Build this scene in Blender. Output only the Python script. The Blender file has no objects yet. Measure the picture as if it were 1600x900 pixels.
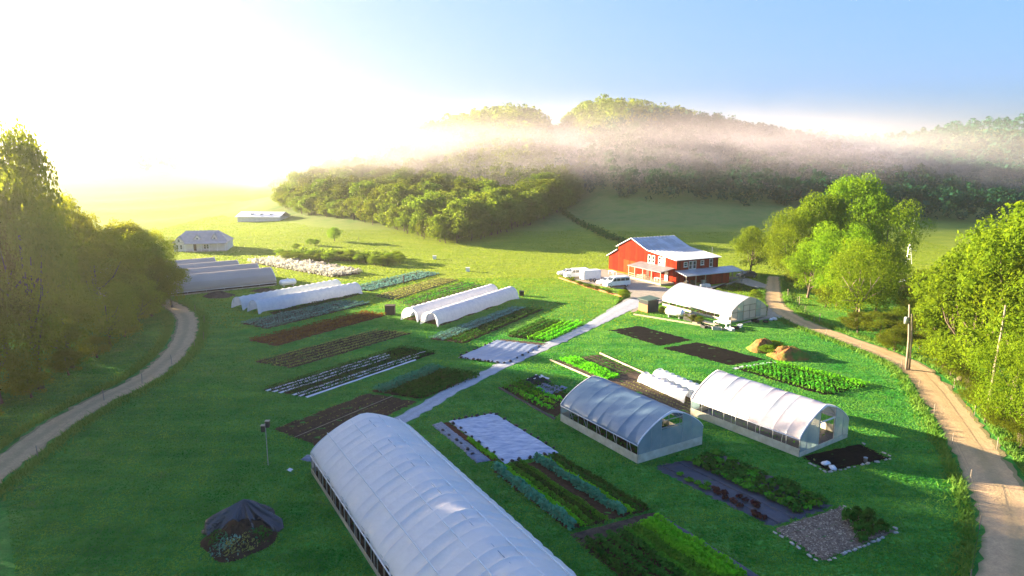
import bpy, math, random
import numpy as np
R = math.radians
random.seed(7); rng = np.random.default_rng(7)
SC = bpy.context.scene
COL = SC.collection

# ------------------------------------------------------------------ camera
FPX, HC = 1060.0, 26.0
PITCH = math.atan(200 / 1060)
cam_d = bpy.data.cameras.new("camera"); cam = bpy.data.objects.new("camera", cam_d); COL.objects.link(cam)
cam.location = (0, 0, HC); cam.rotation_euler = (math.pi / 2 - PITCH, 0, 0)
cam_d.sensor_width = 36; cam_d.lens = 36 * FPX / 1600; cam_d.clip_start = 0.5; cam_d.clip_end = 9000
SC.camera = cam

# ------------------------------------------------------------------ light
SUN_AZ, SUN_EL = -66.0, 11.0          # azimuth from +Y (negative: left), elevation
w = bpy.data.worlds.new("World"); SC.world = w; w.use_nodes = True
nt = w.node_tree; bg = nt.nodes["Background"]
sky = nt.nodes.new("ShaderNodeTexSky"); sky.sky_type = 'NISHITA'; sky.sun_disc = False
sky.sun_elevation = R(SUN_EL); sky.sun_rotation = R(SUN_AZ)
sky.air_density = 0.6; sky.dust_density = 5.0; sky.ozone_density = 4.0; sky.altitude = 200
# a soft brightness curve evens out the sky: its brightest parts are softened, in every direction alike
SKY_KNEE = 0.8
lum = nt.nodes.new("ShaderNodeRGBToBW"); nt.links.new(sky.outputs[0], lum.inputs[0])
kn = nt.nodes.new("ShaderNodeMath"); kn.operation = 'MULTIPLY_ADD'; kn.inputs[1].default_value = 1 / SKY_KNEE; kn.inputs[2].default_value = 1.0; nt.links.new(lum.outputs[0], kn.inputs[0])
dv = nt.nodes.new("ShaderNodeVectorMath"); dv.operation = 'DIVIDE'; nt.links.new(sky.outputs[0], dv.inputs[0]); nt.links.new(kn.outputs[0], dv.inputs[1])
nt.links.new(dv.outputs[0], bg.inputs[0]); bg.inputs[1].default_value = 0.15
sun_d = bpy.data.lights.new("sun", 'SUN'); sun = bpy.data.objects.new("sun", sun_d); COL.objects.link(sun)
sun_d.energy = 5.0; sun_d.angle = R(0.5); sun_d.color = (1.0, 0.81, 0.55)
_s = (math.sin(R(SUN_AZ)) * math.cos(R(SUN_EL)), math.cos(R(SUN_AZ)) * math.cos(R(SUN_EL)), math.sin(R(SUN_EL)))
from mathutils import Vector, Matrix
sun.rotation_euler = Vector(_s).to_track_quat('Z', 'Y').to_euler()
sun.location = (-60, 50, 70)
SC.view_settings.view_transform = 'Standard'; SC.view_settings.look = 'None'
SC.view_settings.exposure = 3.1; SC.view_settings.gamma = 1.0
HAZE_DENSITY, HAZE_G = 0.00018, 0.68
MIST_DENSITY = 0.018
SC.render.engine = 'CYCLES'
SC.cycles.use_denoising = True
SC.cycles.max_bounces = 8; SC.cycles.diffuse_bounces = 3; SC.cycles.glossy_bounces = 2
SC.cycles.transmission_bounces = 4; SC.cycles.transparent_max_bounces = 10; SC.cycles.volume_bounces = 1
SC.cycles.volume_step_rate = 1.0; SC.cycles.volume_max_steps = 256

# ------------------------------------------------------------------ terrain
def sst(a, b, x):
    t = np.clip((np.asarray(x, float) - a) / (b - a), 0, 1); return t * t * (3 - 2 * t)
def hgt(X, Y):
    X = np.asarray(X, float); Y = np.asarray(Y, float)
    g = lambda cx, cy, sx, sy: np.exp(-(((X - cx) / sx) ** 2 + ((Y - cy) / sy) ** 2))
    z = np.interp(X, [-160, -130, -98, -63, -30, 0, 17, 27, 37, 52, 75, 115, 160, 230], [0, 7, 18, 33, 40, 45, 41, 27, 41, 46, 41, 31, 20, 0]) * np.exp(-((Y - 430) / 120) ** 2)
    z = z + 17 * g(215, 450, 170, 130)
    z = z + 34 * g(330, 820, 300, 160) + 56 * g(640, 900, 150, 160) + 30 * g(-150, 860, 360, 150) + 22 * g(60, 800, 260, 140)
    z = z + 60 * sst(900, 1500, Y) * (0.55 + 0.45 * np.sin(X * 0.004 + 1.0))*0.6
    z = z + 1.2 * np.sin(X * 0.05) * np.sin(Y * 0.043) * sst(190, 300, Y)
    return z * sst(172, 235, Y)

def P(u, v, z=0.0):
    """point of the ground seen at a photo position (1600 x 900)"""
    x = (u - 800) / FPX; yd = (v - 450) / FPX
    dz = -math.sin(PITCH) - math.cos(PITCH) * yd; dy = math.cos(PITCH) - math.sin(PITCH) * yd
    t = (HC - z) / -dz
    return Vector((x * t, dy * t, z))
def PT(u, v):
    x = (u - 800) / FPX; yd = (v - 450) / FPX
    dz = -math.sin(PITCH) - math.cos(PITCH) * yd; dy = math.cos(PITCH) - math.sin(PITCH) * yd
    t = 30.0
    while t < 1500 and HC + dz * t > float(hgt(x * t, dy * t)): t += 0.5
    return Vector((x * t, dy * t, float(hgt(x * t, dy * t))))

# ------------------------------------------------------------------ objects and tags
def tag(o, label=None, cat=None, group=None, kind=None):
    if label: o['label'] = label
    if cat: o['category'] = cat
    if group: o['group'] = group
    if kind: o['kind'] = kind
    return o
def thing(name, label, cat, loc=(0, 0, 0), rz=0.0, group=None):
    o = bpy.data.objects.new(name, None); COL.objects.link(o)
    o.empty_display_size = 0.5; o.location = loc; o.rotation_euler = (0, 0, rz)
    return tag(o, label, cat, group)
def link(name, me, parent=None):
    o = bpy.data.objects.new(name, me); COL.objects.link(o)
    if parent is not None: o.parent = parent
    return o
def dup(root, loc, rz=None, label=None, scale=None):
    r = root.copy(); COL.objects.link(r); r.location = loc
    if rz is not None: r.rotation_euler = (0, 0, rz)
    if scale is not None: r.scale = scale
    if label: r['label'] = label
    for ch in root.children:
        c = ch.copy(); COL.objects.link(c); c.parent = r
        for g in ch.children:
            d = g.copy(); COL.objects.link(d); d.parent = c
    return r
def np_mesh(name, V, F, mat=None, smooth=False, uv=None):
    V = np.asarray(V, np.float32); F = np.asarray(F, np.int32); k = F.shape[1]
    me = bpy.data.meshes.new(name)
    me.vertices.add(len(V)); me.vertices.foreach_set("co", V.ravel())
    me.loops.add(F.size); me.loops.foreach_set("vertex_index", F.ravel())
    me.polygons.add(len(F)); me.polygons.foreach_set("loop_start", np.arange(0, F.size, k, dtype=np.int32))
    if uv is not None:
        l = me.uv_layers.new(name="UVMap"); l.data.foreach_set("uv", np.asarray(uv, np.float32)[F.ravel()].ravel())
    me.update(calc_edges=True)
    if smooth: me.polygons.foreach_set("use_smooth", np.ones(len(F), bool))
    if mat is not None: me.materials.append(mat)
    return me

class MB:
    """collects simple solids that are linked as one mesh"""
    def __init__(s): s.v = []; s.f = []; s.m = []
    def add(s, vs, fs, mi=0):
        n = len(s.v); s.v += [tuple(x) for x in vs]; s.f += [tuple(i + n for i in f) for f in fs]; s.m += [mi] * len(fs); return s
    def box(s, a, b, mi=0):
        x0, y0, z0 = a; x1, y1, z1 = b
        return s.add([(x0,y0,z0),(x1,y0,z0),(x1,y1,z0),(x0,y1,z0),(x0,y0,z1),(x1,y0,z1),(x1,y1,z1),(x0,y1,z1)],
              [(0,3,2,1),(4,5,6,7),(0,1,5,4),(1,2,6,5),(2,3,7,6),(3,0,4,7)], mi)
    def beam(s, p, q, wd, ht, mi=0):
        p = Vector(p); q = Vector(q); d = (q - p).normalized()
        up = Vector((0, 0, 1)) if abs(d.z) < 0.95 else Vector((1, 0, 0))
        a = d.cross(up).normalized() * wd / 2; b = a.cross(d).normalized() * ht / 2
        vs = [p-a-b, p+a-b, p+a+b, p-a+b, q-a-b, q+a-b, q+a+b, q-a+b]
        return s.add(vs, [(0,1,2,3),(7,6,5,4),(0,4,5,1),(1,5,6,2),(2,6,7,3),(3,7,4,0)], mi)
    def tube(s, pts, r, n=6, mi=0, r2=None, cap=True):
        pts = [Vector(p) for p in pts]; k = len(pts); base = len(s.v); vs = []; fs = []
        for i, p in enumerate(pts):
            d = (pts[min(i+1, k-1)] - pts[max(i-1, 0)]).normalized()
            up = Vector((0, 0, 1)) if abs(d.z) < 0.9 else Vector((1, 0, 0))
            a = d.cross(up).normalized(); b = a.cross(d).normalized()
            rr = r if r2 is None else r + (r2 - r) * i / max(1, k-1)
            for j in range(n):
                t = 2 * math.pi * j / n; vs.append(p + a * rr * math.cos(t) + b * rr * math.sin(t))
        for i in range(k-1):
            for j in range(n):
                j2 = (j+1) % n; fs.append((i*n+j, i*n+j2, (i+1)*n+j2, (i+1)*n+j))
        if cap: fs.append(tuple(range(n))[::-1]); fs.append(tuple((k-1)*n+j for j in range(n)))
        return s.add(vs, fs, mi)
    def prism(s, poly, off, mi=0):
        """polygon (list of 3D points) extruded by the vector off"""
        off = Vector(off); n = len(poly); vs = [Vector(p) for p in poly] + [Vector(p) + off for p in poly]
        fs = [tuple(range(n)), tuple(range(2*n-1, n-1, -1))] + [(i, i+n, (i+1) % n + n, (i+1) % n) for i in range(n)]
        return s.add(vs, fs, mi)
    def lathe(s, prof, axis_p, n=12, mi=0, axis='Z'):
        vs = []; fs = []; k = len(prof)
        for r, z in prof:
            for j in range(n):
                t = 2*math.pi*j/n; c, q = r*math.cos(t), r*math.sin(t)
                o = (c, q, z) if axis == 'Z' else ((z, c, q) if axis == 'X' else (c, z, q))
                vs.append(Vector(axis_p) + Vector(o))
        for i in range(k-1):
            for j in range(n):
                j2 = (j+1) % n; fs.append((i*n+j, i*n+j2, (i+1)*n+j2, (i+1)*n+j))
        fs.append(tuple(range(n))[::-1]); fs.append(tuple((k-1)*n+j for j in range(n)))
        return s.add(vs, fs, mi)
    def mesh(s, name, mats, smooth=False, bevel=0):
        me = bpy.data.meshes.new(name); me.from_pydata(s.v, [], s.f)
        for m in (mats if isinstance(mats, (list, tuple)) else [mats]): me.materials.append(m)
        me.polygons.foreach_set("material_index", s.m)
        import bmesh
        bm = bmesh.new(); bm.from_mesh(me)
        if bevel: bmesh.ops.bevel(bm, geom=list(bm.edges), offset=bevel, segments=2, affect='EDGES', clamp_overlap=True)
        bmesh.ops.recalc_face_normals(bm, faces=list(bm.faces)); bm.to_mesh(me); bm.free()
        if smooth: me.polygons.foreach_set("use_smooth", np.ones(len(me.polygons), bool))
        me.update(); return me
    def build(s, name, mats, parent=None, smooth=False, bevel=0):
        return link(name, s.mesh(name, mats, smooth, bevel), parent)

# ------------------------------------------------------------------ materials
def new_mat(name):
    m = bpy.data.materials.new(name); m.use_nodes = True; t = m.node_tree
    for n in list(t.nodes): t.nodes.remove(n)
    out = t.nodes.new("ShaderNodeOutputMaterial"); return m, t, out
def node(t, typ, **kw):
    n = t.nodes.new(typ)
    for k, v in kw.items(): setattr(n, k, v)
    return n
def noise(t, co, scale, detail=4, rough=0.55, vec_scale=None, dist=0.0):
    if vec_scale is not None:
        mp = node(t, "ShaderNodeMapping"); mp.inputs['Scale'].default_value = vec_scale
        t.links.new(co, mp.inputs[0]); co = mp.outputs[0]
    n = node(t, "ShaderNodeTexNoise"); n.inputs['Scale'].default_value = scale; n.inputs['Detail'].default_value = detail
    n.inputs['Roughness'].default_value = rough; n.inputs['Distortion'].default_value = dist
    t.links.new(co, n.inputs['Vector']); return n.outputs['Fac']
def ramp(t, fac, stops):
    r = node(t, "ShaderNodeValToRGB"); e = r.color_ramp.elements
    while len(e) > 1: e.remove(e[-1])
    e[0].position = stops[0][0]; e[0].color = (*stops[0][1], 1)
    for p, c in stops[1:]:
        q = e.new(p); q.color = (*c, 1)
    t.links.new(fac, r.inputs[0]); return r.outputs[0]
def gray(a, b): return [(a, (0, 0, 0)), (b, (1, 1, 1))]
def mixc(t, fac, a, b, mode='MIX'):
    m = node(t, "ShaderNodeMixRGB", blend_type=mode)
    for i, x in ((0, fac), (1, a), (2, b)):
        if hasattr(x, 'node'): t.links.new(x, m.inputs[i])
        else: m.inputs[i].default_value = (*x, 1) if isinstance(x, tuple) else x
    return m.outputs[0]
def bump(t, h, strength, dist=0.1):
    b = node(t, "ShaderNodeBump"); b.inputs['Strength'].default_value = strength; b.inputs['Distance'].default_value = dist
    t.links.new(h, b.inputs['Height']); return b.outputs[0]
def coord(t, world=False):
    if world: return node(t, "ShaderNodeNewGeometry").outputs['Position']
    return node(t, "ShaderNodeTexCoord").outputs['Object']

def surf(name, c1, c2=None, rough=0.8, scale=3.0, bstr=0.3, bdist=0.03, bscale=None, spec=0.3, metal=0.0, world=False, stretch=None, lo=0.35, hi=0.65, c3=None, s3=0.6):
    m, t, out = new_mat(name); co = coord(t, world)
    p = node(t, "ShaderNodeBsdfPrincipled"); t.links.new(p.outputs[0], out.inputs[0])
    c2 = c2 or tuple(x * 0.75 for x in c1)
    col = ramp(t, noise(t, co, scale, 6, 0.6, stretch), [(lo, c2), (hi, c1)])
    if c3: col = mixc(t, ramp(t, noise(t, co, s3, 4), gray(0.42, 0.6)), col, c3)
    t.links.new(col, p.inputs['Base Color'])
    p.inputs['Roughness'].default_value = rough; p.inputs['Metallic'].default_value = metal
    p.inputs['Specular IOR Level'].default_value = spec
    if bstr:
        t.links.new(bump(t, noise(t, co, bscale or scale * 3, 5, 0.6, stretch), bstr, bdist), p.inputs['Normal'])
    return m
def leafmat(name, c1, c2, trans=0.45, tcol=None, nscale=0.25, spec=0.0, lo=0.3, hi=0.7):
    m, t, out = new_mat(name); co = coord(t, True)
    inf = node(t, "ShaderNodeObjectInfo").outputs['Random']
    col = ramp(t, noise(t, co, nscale, 5, 0.7), [(lo, c1), (hi, c2)])
    hs = node(t, "ShaderNodeHueSaturation"); t.links.new(col, hs.inputs['Color'])
    mr = node(t, "ShaderNodeMapRange"); mr.inputs[3].default_value = 0.75; mr.inputs[4].default_value = 1.2
    t.links.new(inf, mr.inputs[0]); t.links.new(mr.outputs[0], hs.inputs['Value'])
    mr2 = node(t, "ShaderNodeMapRange"); mr2.inputs[3].default_value = 0.485; mr2.inputs[4].default_value = 0.515
    t.links.new(inf, mr2.inputs[0]); t.links.new(mr2.outputs[0], hs.inputs['Hue'])
    d = node(t, "ShaderNodeBsdfDiffuse"); t.links.new(hs.outputs[0], d.inputs[0])
    tr = node(t, "ShaderNodeBsdfTranslucent")
    t.links.new(mixc(t, 1.0, hs.outputs[0], tcol or (1.5, 1.35, 0.6), 'MULTIPLY'), tr.inputs[0])
    mx = node(t, "ShaderNodeMixShader"); mx.inputs[0].default_value = trans
    t.links.new(d.outputs[0], mx.inputs[1]); t.links.new(tr.outputs[0], mx.inputs[2])
    last = mx.outputs[0]
    if spec:
        gl = node(t, "ShaderNodeBsdfGlossy"); gl.inputs['Roughness'].default_value = 0.45; gl.inputs[0].default_value = (1,1,1,1)
        m2 = node(t, "ShaderNodeMixShader"); m2.inputs[0].default_value = spec
        t.links.new(last, m2.inputs[1]); t.links.new(gl.outputs[0], m2.inputs[2]); last = m2.outputs[0]
    t.links.new(last, out.inputs[0]); return m
def filmmat(name, c1, c2, trans=0.35, clear=0.0, gloss=0.12, rough=0.3, bstr=0.15, scale=1.2, stretch=None, dirt=None):
    """polythene or fleece: part diffuse, part letting light through, a little clear, a little shiny"""
    m, t, out = new_mat(name); co = coord(t)
    col = ramp(t, noise(t, co, scale, 5, 0.6, stretch), [(0.35, c2), (0.65, c1)])
    if dirt: col = mixc(t, ramp(t, noise(t, co, 0.5, 6, 0.7), gray(0.55, 0.8)), col, dirt)
    nb = bump(t, noise(t, co, scale * 2.5, 4, 0.5, stretch), bstr, 0.08)
    d = node(t, "ShaderNodeBsdfDiffuse"); tr = node(t, "ShaderNodeBsdfTranslucent"); g = node(t, "ShaderNodeBsdfGlossy")
    g.inputs['Roughness'].default_value = rough; g.inputs[0].default_value = (0.9, 0.9, 0.9, 1)
    for n in (d, tr): t.links.new(col, n.inputs[0]); t.links.new(nb, n.inputs['Normal'])
    t.links.new(nb, g.inputs['Normal'])
    a = node(t, "ShaderNodeMixShader"); a.inputs[0].default_value = trans; t.links.new(d.outputs[0], a.inputs[1]); t.links.new(tr.outputs[0], a.inputs[2])
    last = a.outputs[0]
    if clear:
        tp = node(t, "ShaderNodeBsdfTransparent"); c = node(t, "ShaderNodeMixShader"); c.inputs[0].default_value = clear
        t.links.new(last, c.inputs[1]); t.links.new(tp.outputs[0], c.inputs[2]); last = c.outputs[0]
    fr = node(t, "ShaderNodeFresnel"); fr.inputs[0].default_value = 1.4; t.links.new(nb, fr.inputs[1])
    ad = node(t, "ShaderNodeMath", operation='ADD'); ad.inputs[1].default_value = gloss * 0.5; t.links.new(fr.outputs[0], ad.inputs[0])
    mu = node(t, "ShaderNodeMath", operation='MULTIPLY'); mu.inputs[1].default_value = min(1, gloss * 5); t.links.new(ad.outputs[0], mu.inputs[0])
    b = node(t, "ShaderNodeMixShader"); t.links.new(mu.outputs[0], b.inputs[0]); t.links.new(last, b.inputs[1]); t.links.new(g.outputs[0], b.inputs[2])
    t.links.new(b.outputs[0], out.inputs[0]); return m

M = {}
M['soil'] = surf('soil', (0.075, 0.047, 0.030), (0.036, 0.023, 0.015), 0.95, 2.5, 0.9, 0.06, 9, spec=0.03)
M['dark_soil'] = surf('dark_soil', (0.013, 0.011, 0.010), (0.006, 0.005, 0.005), 0.95, 2.5, 0.9, 0.06, 9, spec=0.03)
M['red_soil'] = surf('red_soil', (0.13, 0.05, 0.025), (0.07, 0.028, 0.016), 0.95, 2.5, 0.9, 0.06, 9, spec=0.03)
M['gray_soil'] = surf('gray_soil', (0.115, 0.085, 0.062), (0.06, 0.044, 0.033), 0.95, 2.0, 0.9, 0.05, 9, spec=0.03)
M['clay'] = surf('clay', (0.36, 0.15, 0.06), (0.22, 0.09, 0.035), 0.95, 1.5, 0.9, 0.15, 4, c3=(0.09, 0.17, 0.03), s3=0.5, spec=0.03)
M['mulch'] = surf('mulch', (0.27, 0.21, 0.16), (0.10, 0.07, 0.05), 0.95, 6, 1.0, 0.06, 16, spec=0.03)
M['wood'] = surf('pale_wood', (0.50, 0.42, 0.30), (0.36, 0.29, 0.20), 0.8, 2, 0.2, 0.01, 14, stretch=(0.3, 3, 3))
M['base_board'] = surf('base_board', (0.62, 0.58, 0.45), (0.45, 0.40, 0.28), 0.8, 1.2, 0.2, 0.01, 14)
M['old_wood'] = surf('weathered_wood', (0.33, 0.27, 0.21), (0.19, 0.15, 0.11), 0.85, 3, 0.4, 0.02, 12, stretch=(4, 4, 0.3))
M['dark_wood'] = surf('dark_wood', (0.075, 0.055, 0.04), None, 0.85, 3, 0.3, 0.02, 10)
M['bark'] = surf('bark', (0.16, 0.12, 0.085), (0.08, 0.06, 0.045), 0.95, 3, 0.8, 0.05, 9, stretch=(3, 3, 0.6))
M['pale_bark'] = surf('pale_bark', (0.34, 0.27, 0.19), (0.22, 0.17, 0.12), 0.9, 3, 0.6, 0.03, 9, stretch=(3, 3, 0.6))
M['white_metal'] = surf('white_painted_metal', (0.80, 0.80, 0.80), (0.70, 0.71, 0.72), 0.4, 2, 0.05, 0.01, spec=0.5)
M['white_trim'] = surf('white_trim_paint', (0.80, 0.79, 0.77), (0.68, 0.67, 0.64), 0.6, 2, 0.05, 0.01)
M['steel'] = surf('galvanised_steel', (0.52, 0.54, 0.56), (0.40, 0.42, 0.44), 0.45, 4, 0.05, 0.01, metal=0.6)
M['black'] = surf('black_plastic', (0.02, 0.02, 0.022), (0.012, 0.012, 0.013), 0.5, 4, 0.2, 0.02)
M['rubber'] = surf('black_rubber', (0.025, 0.025, 0.025), None, 0.8, 4, 0.1, 0.01)
M['glass'] = surf('dark_glass', (0.03, 0.04, 0.05), (0.02, 0.027, 0.035), 0.08, 1, 0, spec=0.8)
M['stone'] = surf('pale_stone', (0.50, 0.48, 0.43), (0.28, 0.27, 0.23), 0.9, 4, 0.6, 0.03, 9)
M['white_sack'] = surf('white_sack', (0.80, 0.80, 0.80), (0.66, 0.67, 0.69), 0.7, 4, 0.6, 0.05, 7)
M['shed_roof'] = surf('green_shed_paint', (0.05, 0.09, 0.07), None, 0.6, 3, 0.1, 0.01)
M['orange_wood'] = surf('orange_stained_wood', (0.42, 0.15, 0.05), (0.30, 0.10, 0.035), 0.75, 3, 0.2, 0.02, 10, stretch=(4, 4, 0.4))
M['weed_cloth'] = surf('woven_weed_cloth', (0.045, 0.052, 0.075), (0.03, 0.035, 0.05), 0.55, 1.2, 0.5, 0.04, 5, spec=0.4, stretch=(0.5, 4, 1))
M['silver_tarp'] = filmmat('silver_blue_tarp', (0.50, 0.53, 0.60), (0.24, 0.29, 0.40), 0.0, 0, 0.07, 0.35, 0.7, 1.1, (0.6, 2.2, 1))
M['blue_tarp'] = filmmat('slate_blue_tarp', (0.20, 0.235, 0.31), (0.11, 0.14, 0.21), 0.0, 0, 0.06, 0.35, 0.7, 1.2, (0.5, 2.4, 1))
M['gray_tarp'] = filmmat('gray_tarp', (0.24, 0.265, 0.31), (0.13, 0.155, 0.20), 0.0, 0, 0.06, 0.35, 0.7, 1.6, (0.5, 2.5, 1))
M['black_tarp'] = filmmat('black_silage_tarp', (0.012, 0.016, 0.028), (0.006, 0.008, 0.014), 0.0, 0, 0.16, 0.17, 0.8, 2.4)
M['fleece'] = filmmat('white_fleece', (0.86, 0.85, 0.86), (0.74, 0.74, 0.77), 0.4, 0.0, 0.0, 0.6, 0.25, 2.0)
M['white_film'] = filmmat('white_poly_film', (0.93, 0.87, 0.81), (0.88, 0.82, 0.77), 0.30, 0.0, 0.012, 0.4, 0.4, 0.9, dirt=(0.78, 0.76, 0.72))
M['sky_film'] = filmmat('sky_tinted_poly_film', (0.20, 0.30, 0.39), (0.13, 0.22, 0.31), 0.22, 0.05, 0.02, 0.35, 0.10, 0.5)  # blue of the sky reflected in the film is put into its base colour
M['gray_film'] = filmmat('grayish_poly_film', (0.52, 0.46, 0.48), (0.30, 0.34, 0.42), 0.25, 0.05, 0.02, 0.35, 0.10, 0.4)
M['clear_film'] = filmmat('clear_end_film', (0.46, 0.60, 0.60), (0.34, 0.50, 0.52), 0.4, 0.45, 0.07, 0.25, 0.3, 0.9)
M['cream_film'] = filmmat('cream_poly_film', (0.80, 0.74, 0.66), (0.70, 0.64, 0.57), 0.4, 0.0, 0.10, 0.3, 0.1, 0.5)
M['tan_film'] = filmmat('tan_shade_cloth', (0.44, 0.37, 0.29), (0.36, 0.30, 0.235), 0.10, 0.0, 0.02, 0.4, 0.1, 0.3, (0.3, 2, 2))
M['hem'] = filmmat('white_film_hem', (0.86, 0.86, 0.86), (0.78, 0.78, 0.8), 0.2, 0, 0.05, 0.4, 0.1, 2)
# foliage
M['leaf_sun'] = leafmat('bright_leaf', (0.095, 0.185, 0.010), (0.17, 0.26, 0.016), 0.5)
M['leaf_sun_haze'] = leafmat('sun_haze_leaf', (0.14, 0.20, 0.010), (0.24, 0.265, 0.015), 0.6, (1.5, 1.35, .5))  # left wood: golden light of the sunny haze is put into the leaf colour
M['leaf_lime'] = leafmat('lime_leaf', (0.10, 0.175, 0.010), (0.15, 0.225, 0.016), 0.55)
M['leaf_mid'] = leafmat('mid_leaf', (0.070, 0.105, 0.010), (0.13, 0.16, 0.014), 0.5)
M['leaf_wood'] = leafmat('wood_leaf', (0.08, 0.145, 0.016), (0.17, 0.225, 0.026), 0.5, nscale=0.12)
M['leaf_sky_haze'] = leafmat('sky_haze_leaf', (0.022, 0.10, 0.065), (0.045, 0.14, 0.07), 0.3, nscale=0.06)  # far woods: blue of sky light scattered in the air is put into the leaves
M['crop_green'] = leafmat('crop_green', (0.055, 0.23, 0.016), (0.10, 0.32, 0.028), 0.3, nscale=1.5)
M['crop_bright'] = leafmat('crop_bright', (0.10, 0.42, 0.014), (0.17, 0.54, 0.025), 0.35, nscale=1.5)
M['crop_dark'] = leafmat('crop_dark', (0.026, 0.10, 0.014), (0.055, 0.155, 0.022), 0.25, nscale=1.5)
M['crop_blue'] = leafmat('crop_blue', (0.05, 0.24, 0.125), (0.09, 0.33, 0.18), 0.25, (1.1, 1.1, 0.9), nscale=1.5)
M['crop_slate'] = leafmat('crop_slate', (0.13, 0.29, 0.22), (0.21, 0.40, 0.31), 0.2, (1, 1, 1), nscale=1.5)
M['crop_red'] = leafmat('crop_red', (0.14, 0.055, 0.016), (0.20, 0.10, 0.025), 0.3, nscale=1.5)
M['crop_purple'] = leafmat('crop_purple', (0.05, 0.02, 0.02), (0.09, 0.03, 0.025), 0.2, nscale=1.5)
M['crop_straw'] = leafmat('crop_straw', (0.22, 0.28, 0.08), (0.34, 0.36, 0.12), 0.3, nscale=1.0)
M['bloom'] = leafmat('white_bloom', (0.55, 0.52, 0.44), (0.75, 0.72, 0.64), 0.35, (1, 1, 0.95), nscale=1.0)
M['grass_leaf'] = leafmat('grass_leaf', (0.026, 0.18, 0.022), (0.16, 0.33, 0.06), 0.45, nscale=0.2, lo=0.38, hi=0.64)
M['hay_leaf'] = leafmat('hay_leaf', (0.15, 0.25, 0.015), (0.25, 0.32, 0.03), 0.5, (1.2, 1.2, .7), nscale=0.15)  # hay grass, its sunlit brightness partly put into the leaf colour
M['tall_grass'] = leafmat('tall_grass', (0.07, 0.19, 0.025), (0.16, 0.25, 0.05), 0.35, nscale=0.4)

def ground_mat():
    m, t, out = new_mat('meadow_grass'); co = coord(t, True)
    p = node(t, "ShaderNodeBsdfPrincipled"); t.links.new(p.outputs[0], out.inputs[0])
    big = noise(t, co, 0.045, 4, 0.6); mid = noise(t, co, 0.35, 5, 0.65, None, 0.6); fine = noise(t, co, 2.6, 5, 0.7)
    streak = noise(t, co, 0.9, 4, 0.6, (1.0, 0.45, 1))
    c = ramp(t, mid, [(0.34, (0.018, 0.16, 0.020)), (0.5, (0.042, 0.28, 0.036)), (0.64, (0.14, 0.37, 0.07))])
    c = mixc(t, ramp(t, big, gray(0.38, 0.62)), c, (0.075, 0.26, 0.04))
    c = mixc(t, ramp(t, fine, [(0.35, (0.55, 0.55, 0.55)), (0.65, (0, 0, 0))]), c, (0.012, 0.10, 0.018))
    c = mixc(t, ramp(t, streak, [(0.58, (0, 0, 0)), (0.8, (0.6, 0.6, 0.6))]), c, (0.16, 0.25, 0.09))
    # swaths left by the mower and worn, drier spots
    rot = node(t, "ShaderNodeMapping"); rot.inputs['Rotation'].default_value = (0, 0, R(58)); rot.inputs['Scale'].default_value = (0.07, 0.75, 1); t.links.new(co, rot.inputs[0])
    sw = noise(t, rot.outputs[0], 1.0, 3, 0.5)
    c = mixc(t, ramp(t, sw, [(0.42, (0.55, 0.55, 0.55)), (0.58, (0, 0, 0))]), c, (0.014, 0.12, 0.02))
    worn = noise(t, co, 0.16, 6, 0.75, None, 1.2)
    c = mixc(t, ramp(t, worn, [(0.60, (0, 0, 0)), (0.74, (0.75, 0.75, 0.75))]), c, (0.17, 0.20, 0.07))
    # hay fields beyond the beds: yellower grass, with sunlit glow put into the colour
    sx = node(t, "ShaderNodeSeparateXYZ"); t.links.new(co, sx.inputs[0])
    my = node(t, "ShaderNodeMapRange"); my.inputs[1].default_value = 98; my.inputs[2].default_value = 150; my.clamp = True
    ad = node(t, "ShaderNodeMath", operation='MULTIPLY_ADD'); ad.inputs[1].default_value = 60; t.links.new(big, ad.inputs[0])
    sb = node(t, "ShaderNodeMath", operation='SUBTRACT'); sb.inputs[1].default_value = 30
    t.links.new(sx.outputs[1], ad.inputs[2]); t.links.new(ad.outputs[0], sb.inputs[0]); t.links.new(sb.outputs[0], my.inputs[0])
    hay = ramp(t, noise(t, co, 0.25, 5, 0.7, (0.5, 1.6, 1)), [(0.3, (0.17, 0.25, 0.018)), (0.6, (0.28, 0.33, 0.025)), (0.75, (0.36, 0.36, 0.06))])
    hay = mixc(t, ramp(t, fine, [(0.35, (0.5, 0.5, 0.5)), (0.65, (0, 0, 0))]), hay, (0.11, 0.18, 0.016))
    c = mixc(t, my.outputs[0], c, hay)
    # rough pasture on the hill
    mz = node(t, "ShaderNodeMapRange"); mz.inputs[1].default_value = 1.5; mz.inputs[2].default_value = 4.0; mz.clamp = True
    t.links.new(sx.outputs[2], mz.inputs[0])
    pas = ramp(t, noise(t, co, 0.12, 6, 0.7), [(0.3, (0.08, 0.18, 0.035)), (0.55, (0.17, 0.21, 0.06)), (0.75, (0.10, 0.22, 0.04))])
    c = mixc(t, mz.outputs[0], c, pas)
    t.links.new(c, p.inputs['Base Color']); p.inputs['Roughness'].default_value = 0.95; p.inputs['Specular IOR Level'].default_value = 0.1
    hsum = node(t, "ShaderNodeMath", operation='ADD'); t.links.new(fine, hsum.inputs[0]); t.links.new(mid, hsum.inputs[1])
    t.links.new(bump(t, hsum.outputs[0], 0.7, 0.2), p.inputs['Normal'])
    return m
M['ground'] = ground_mat()
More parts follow.
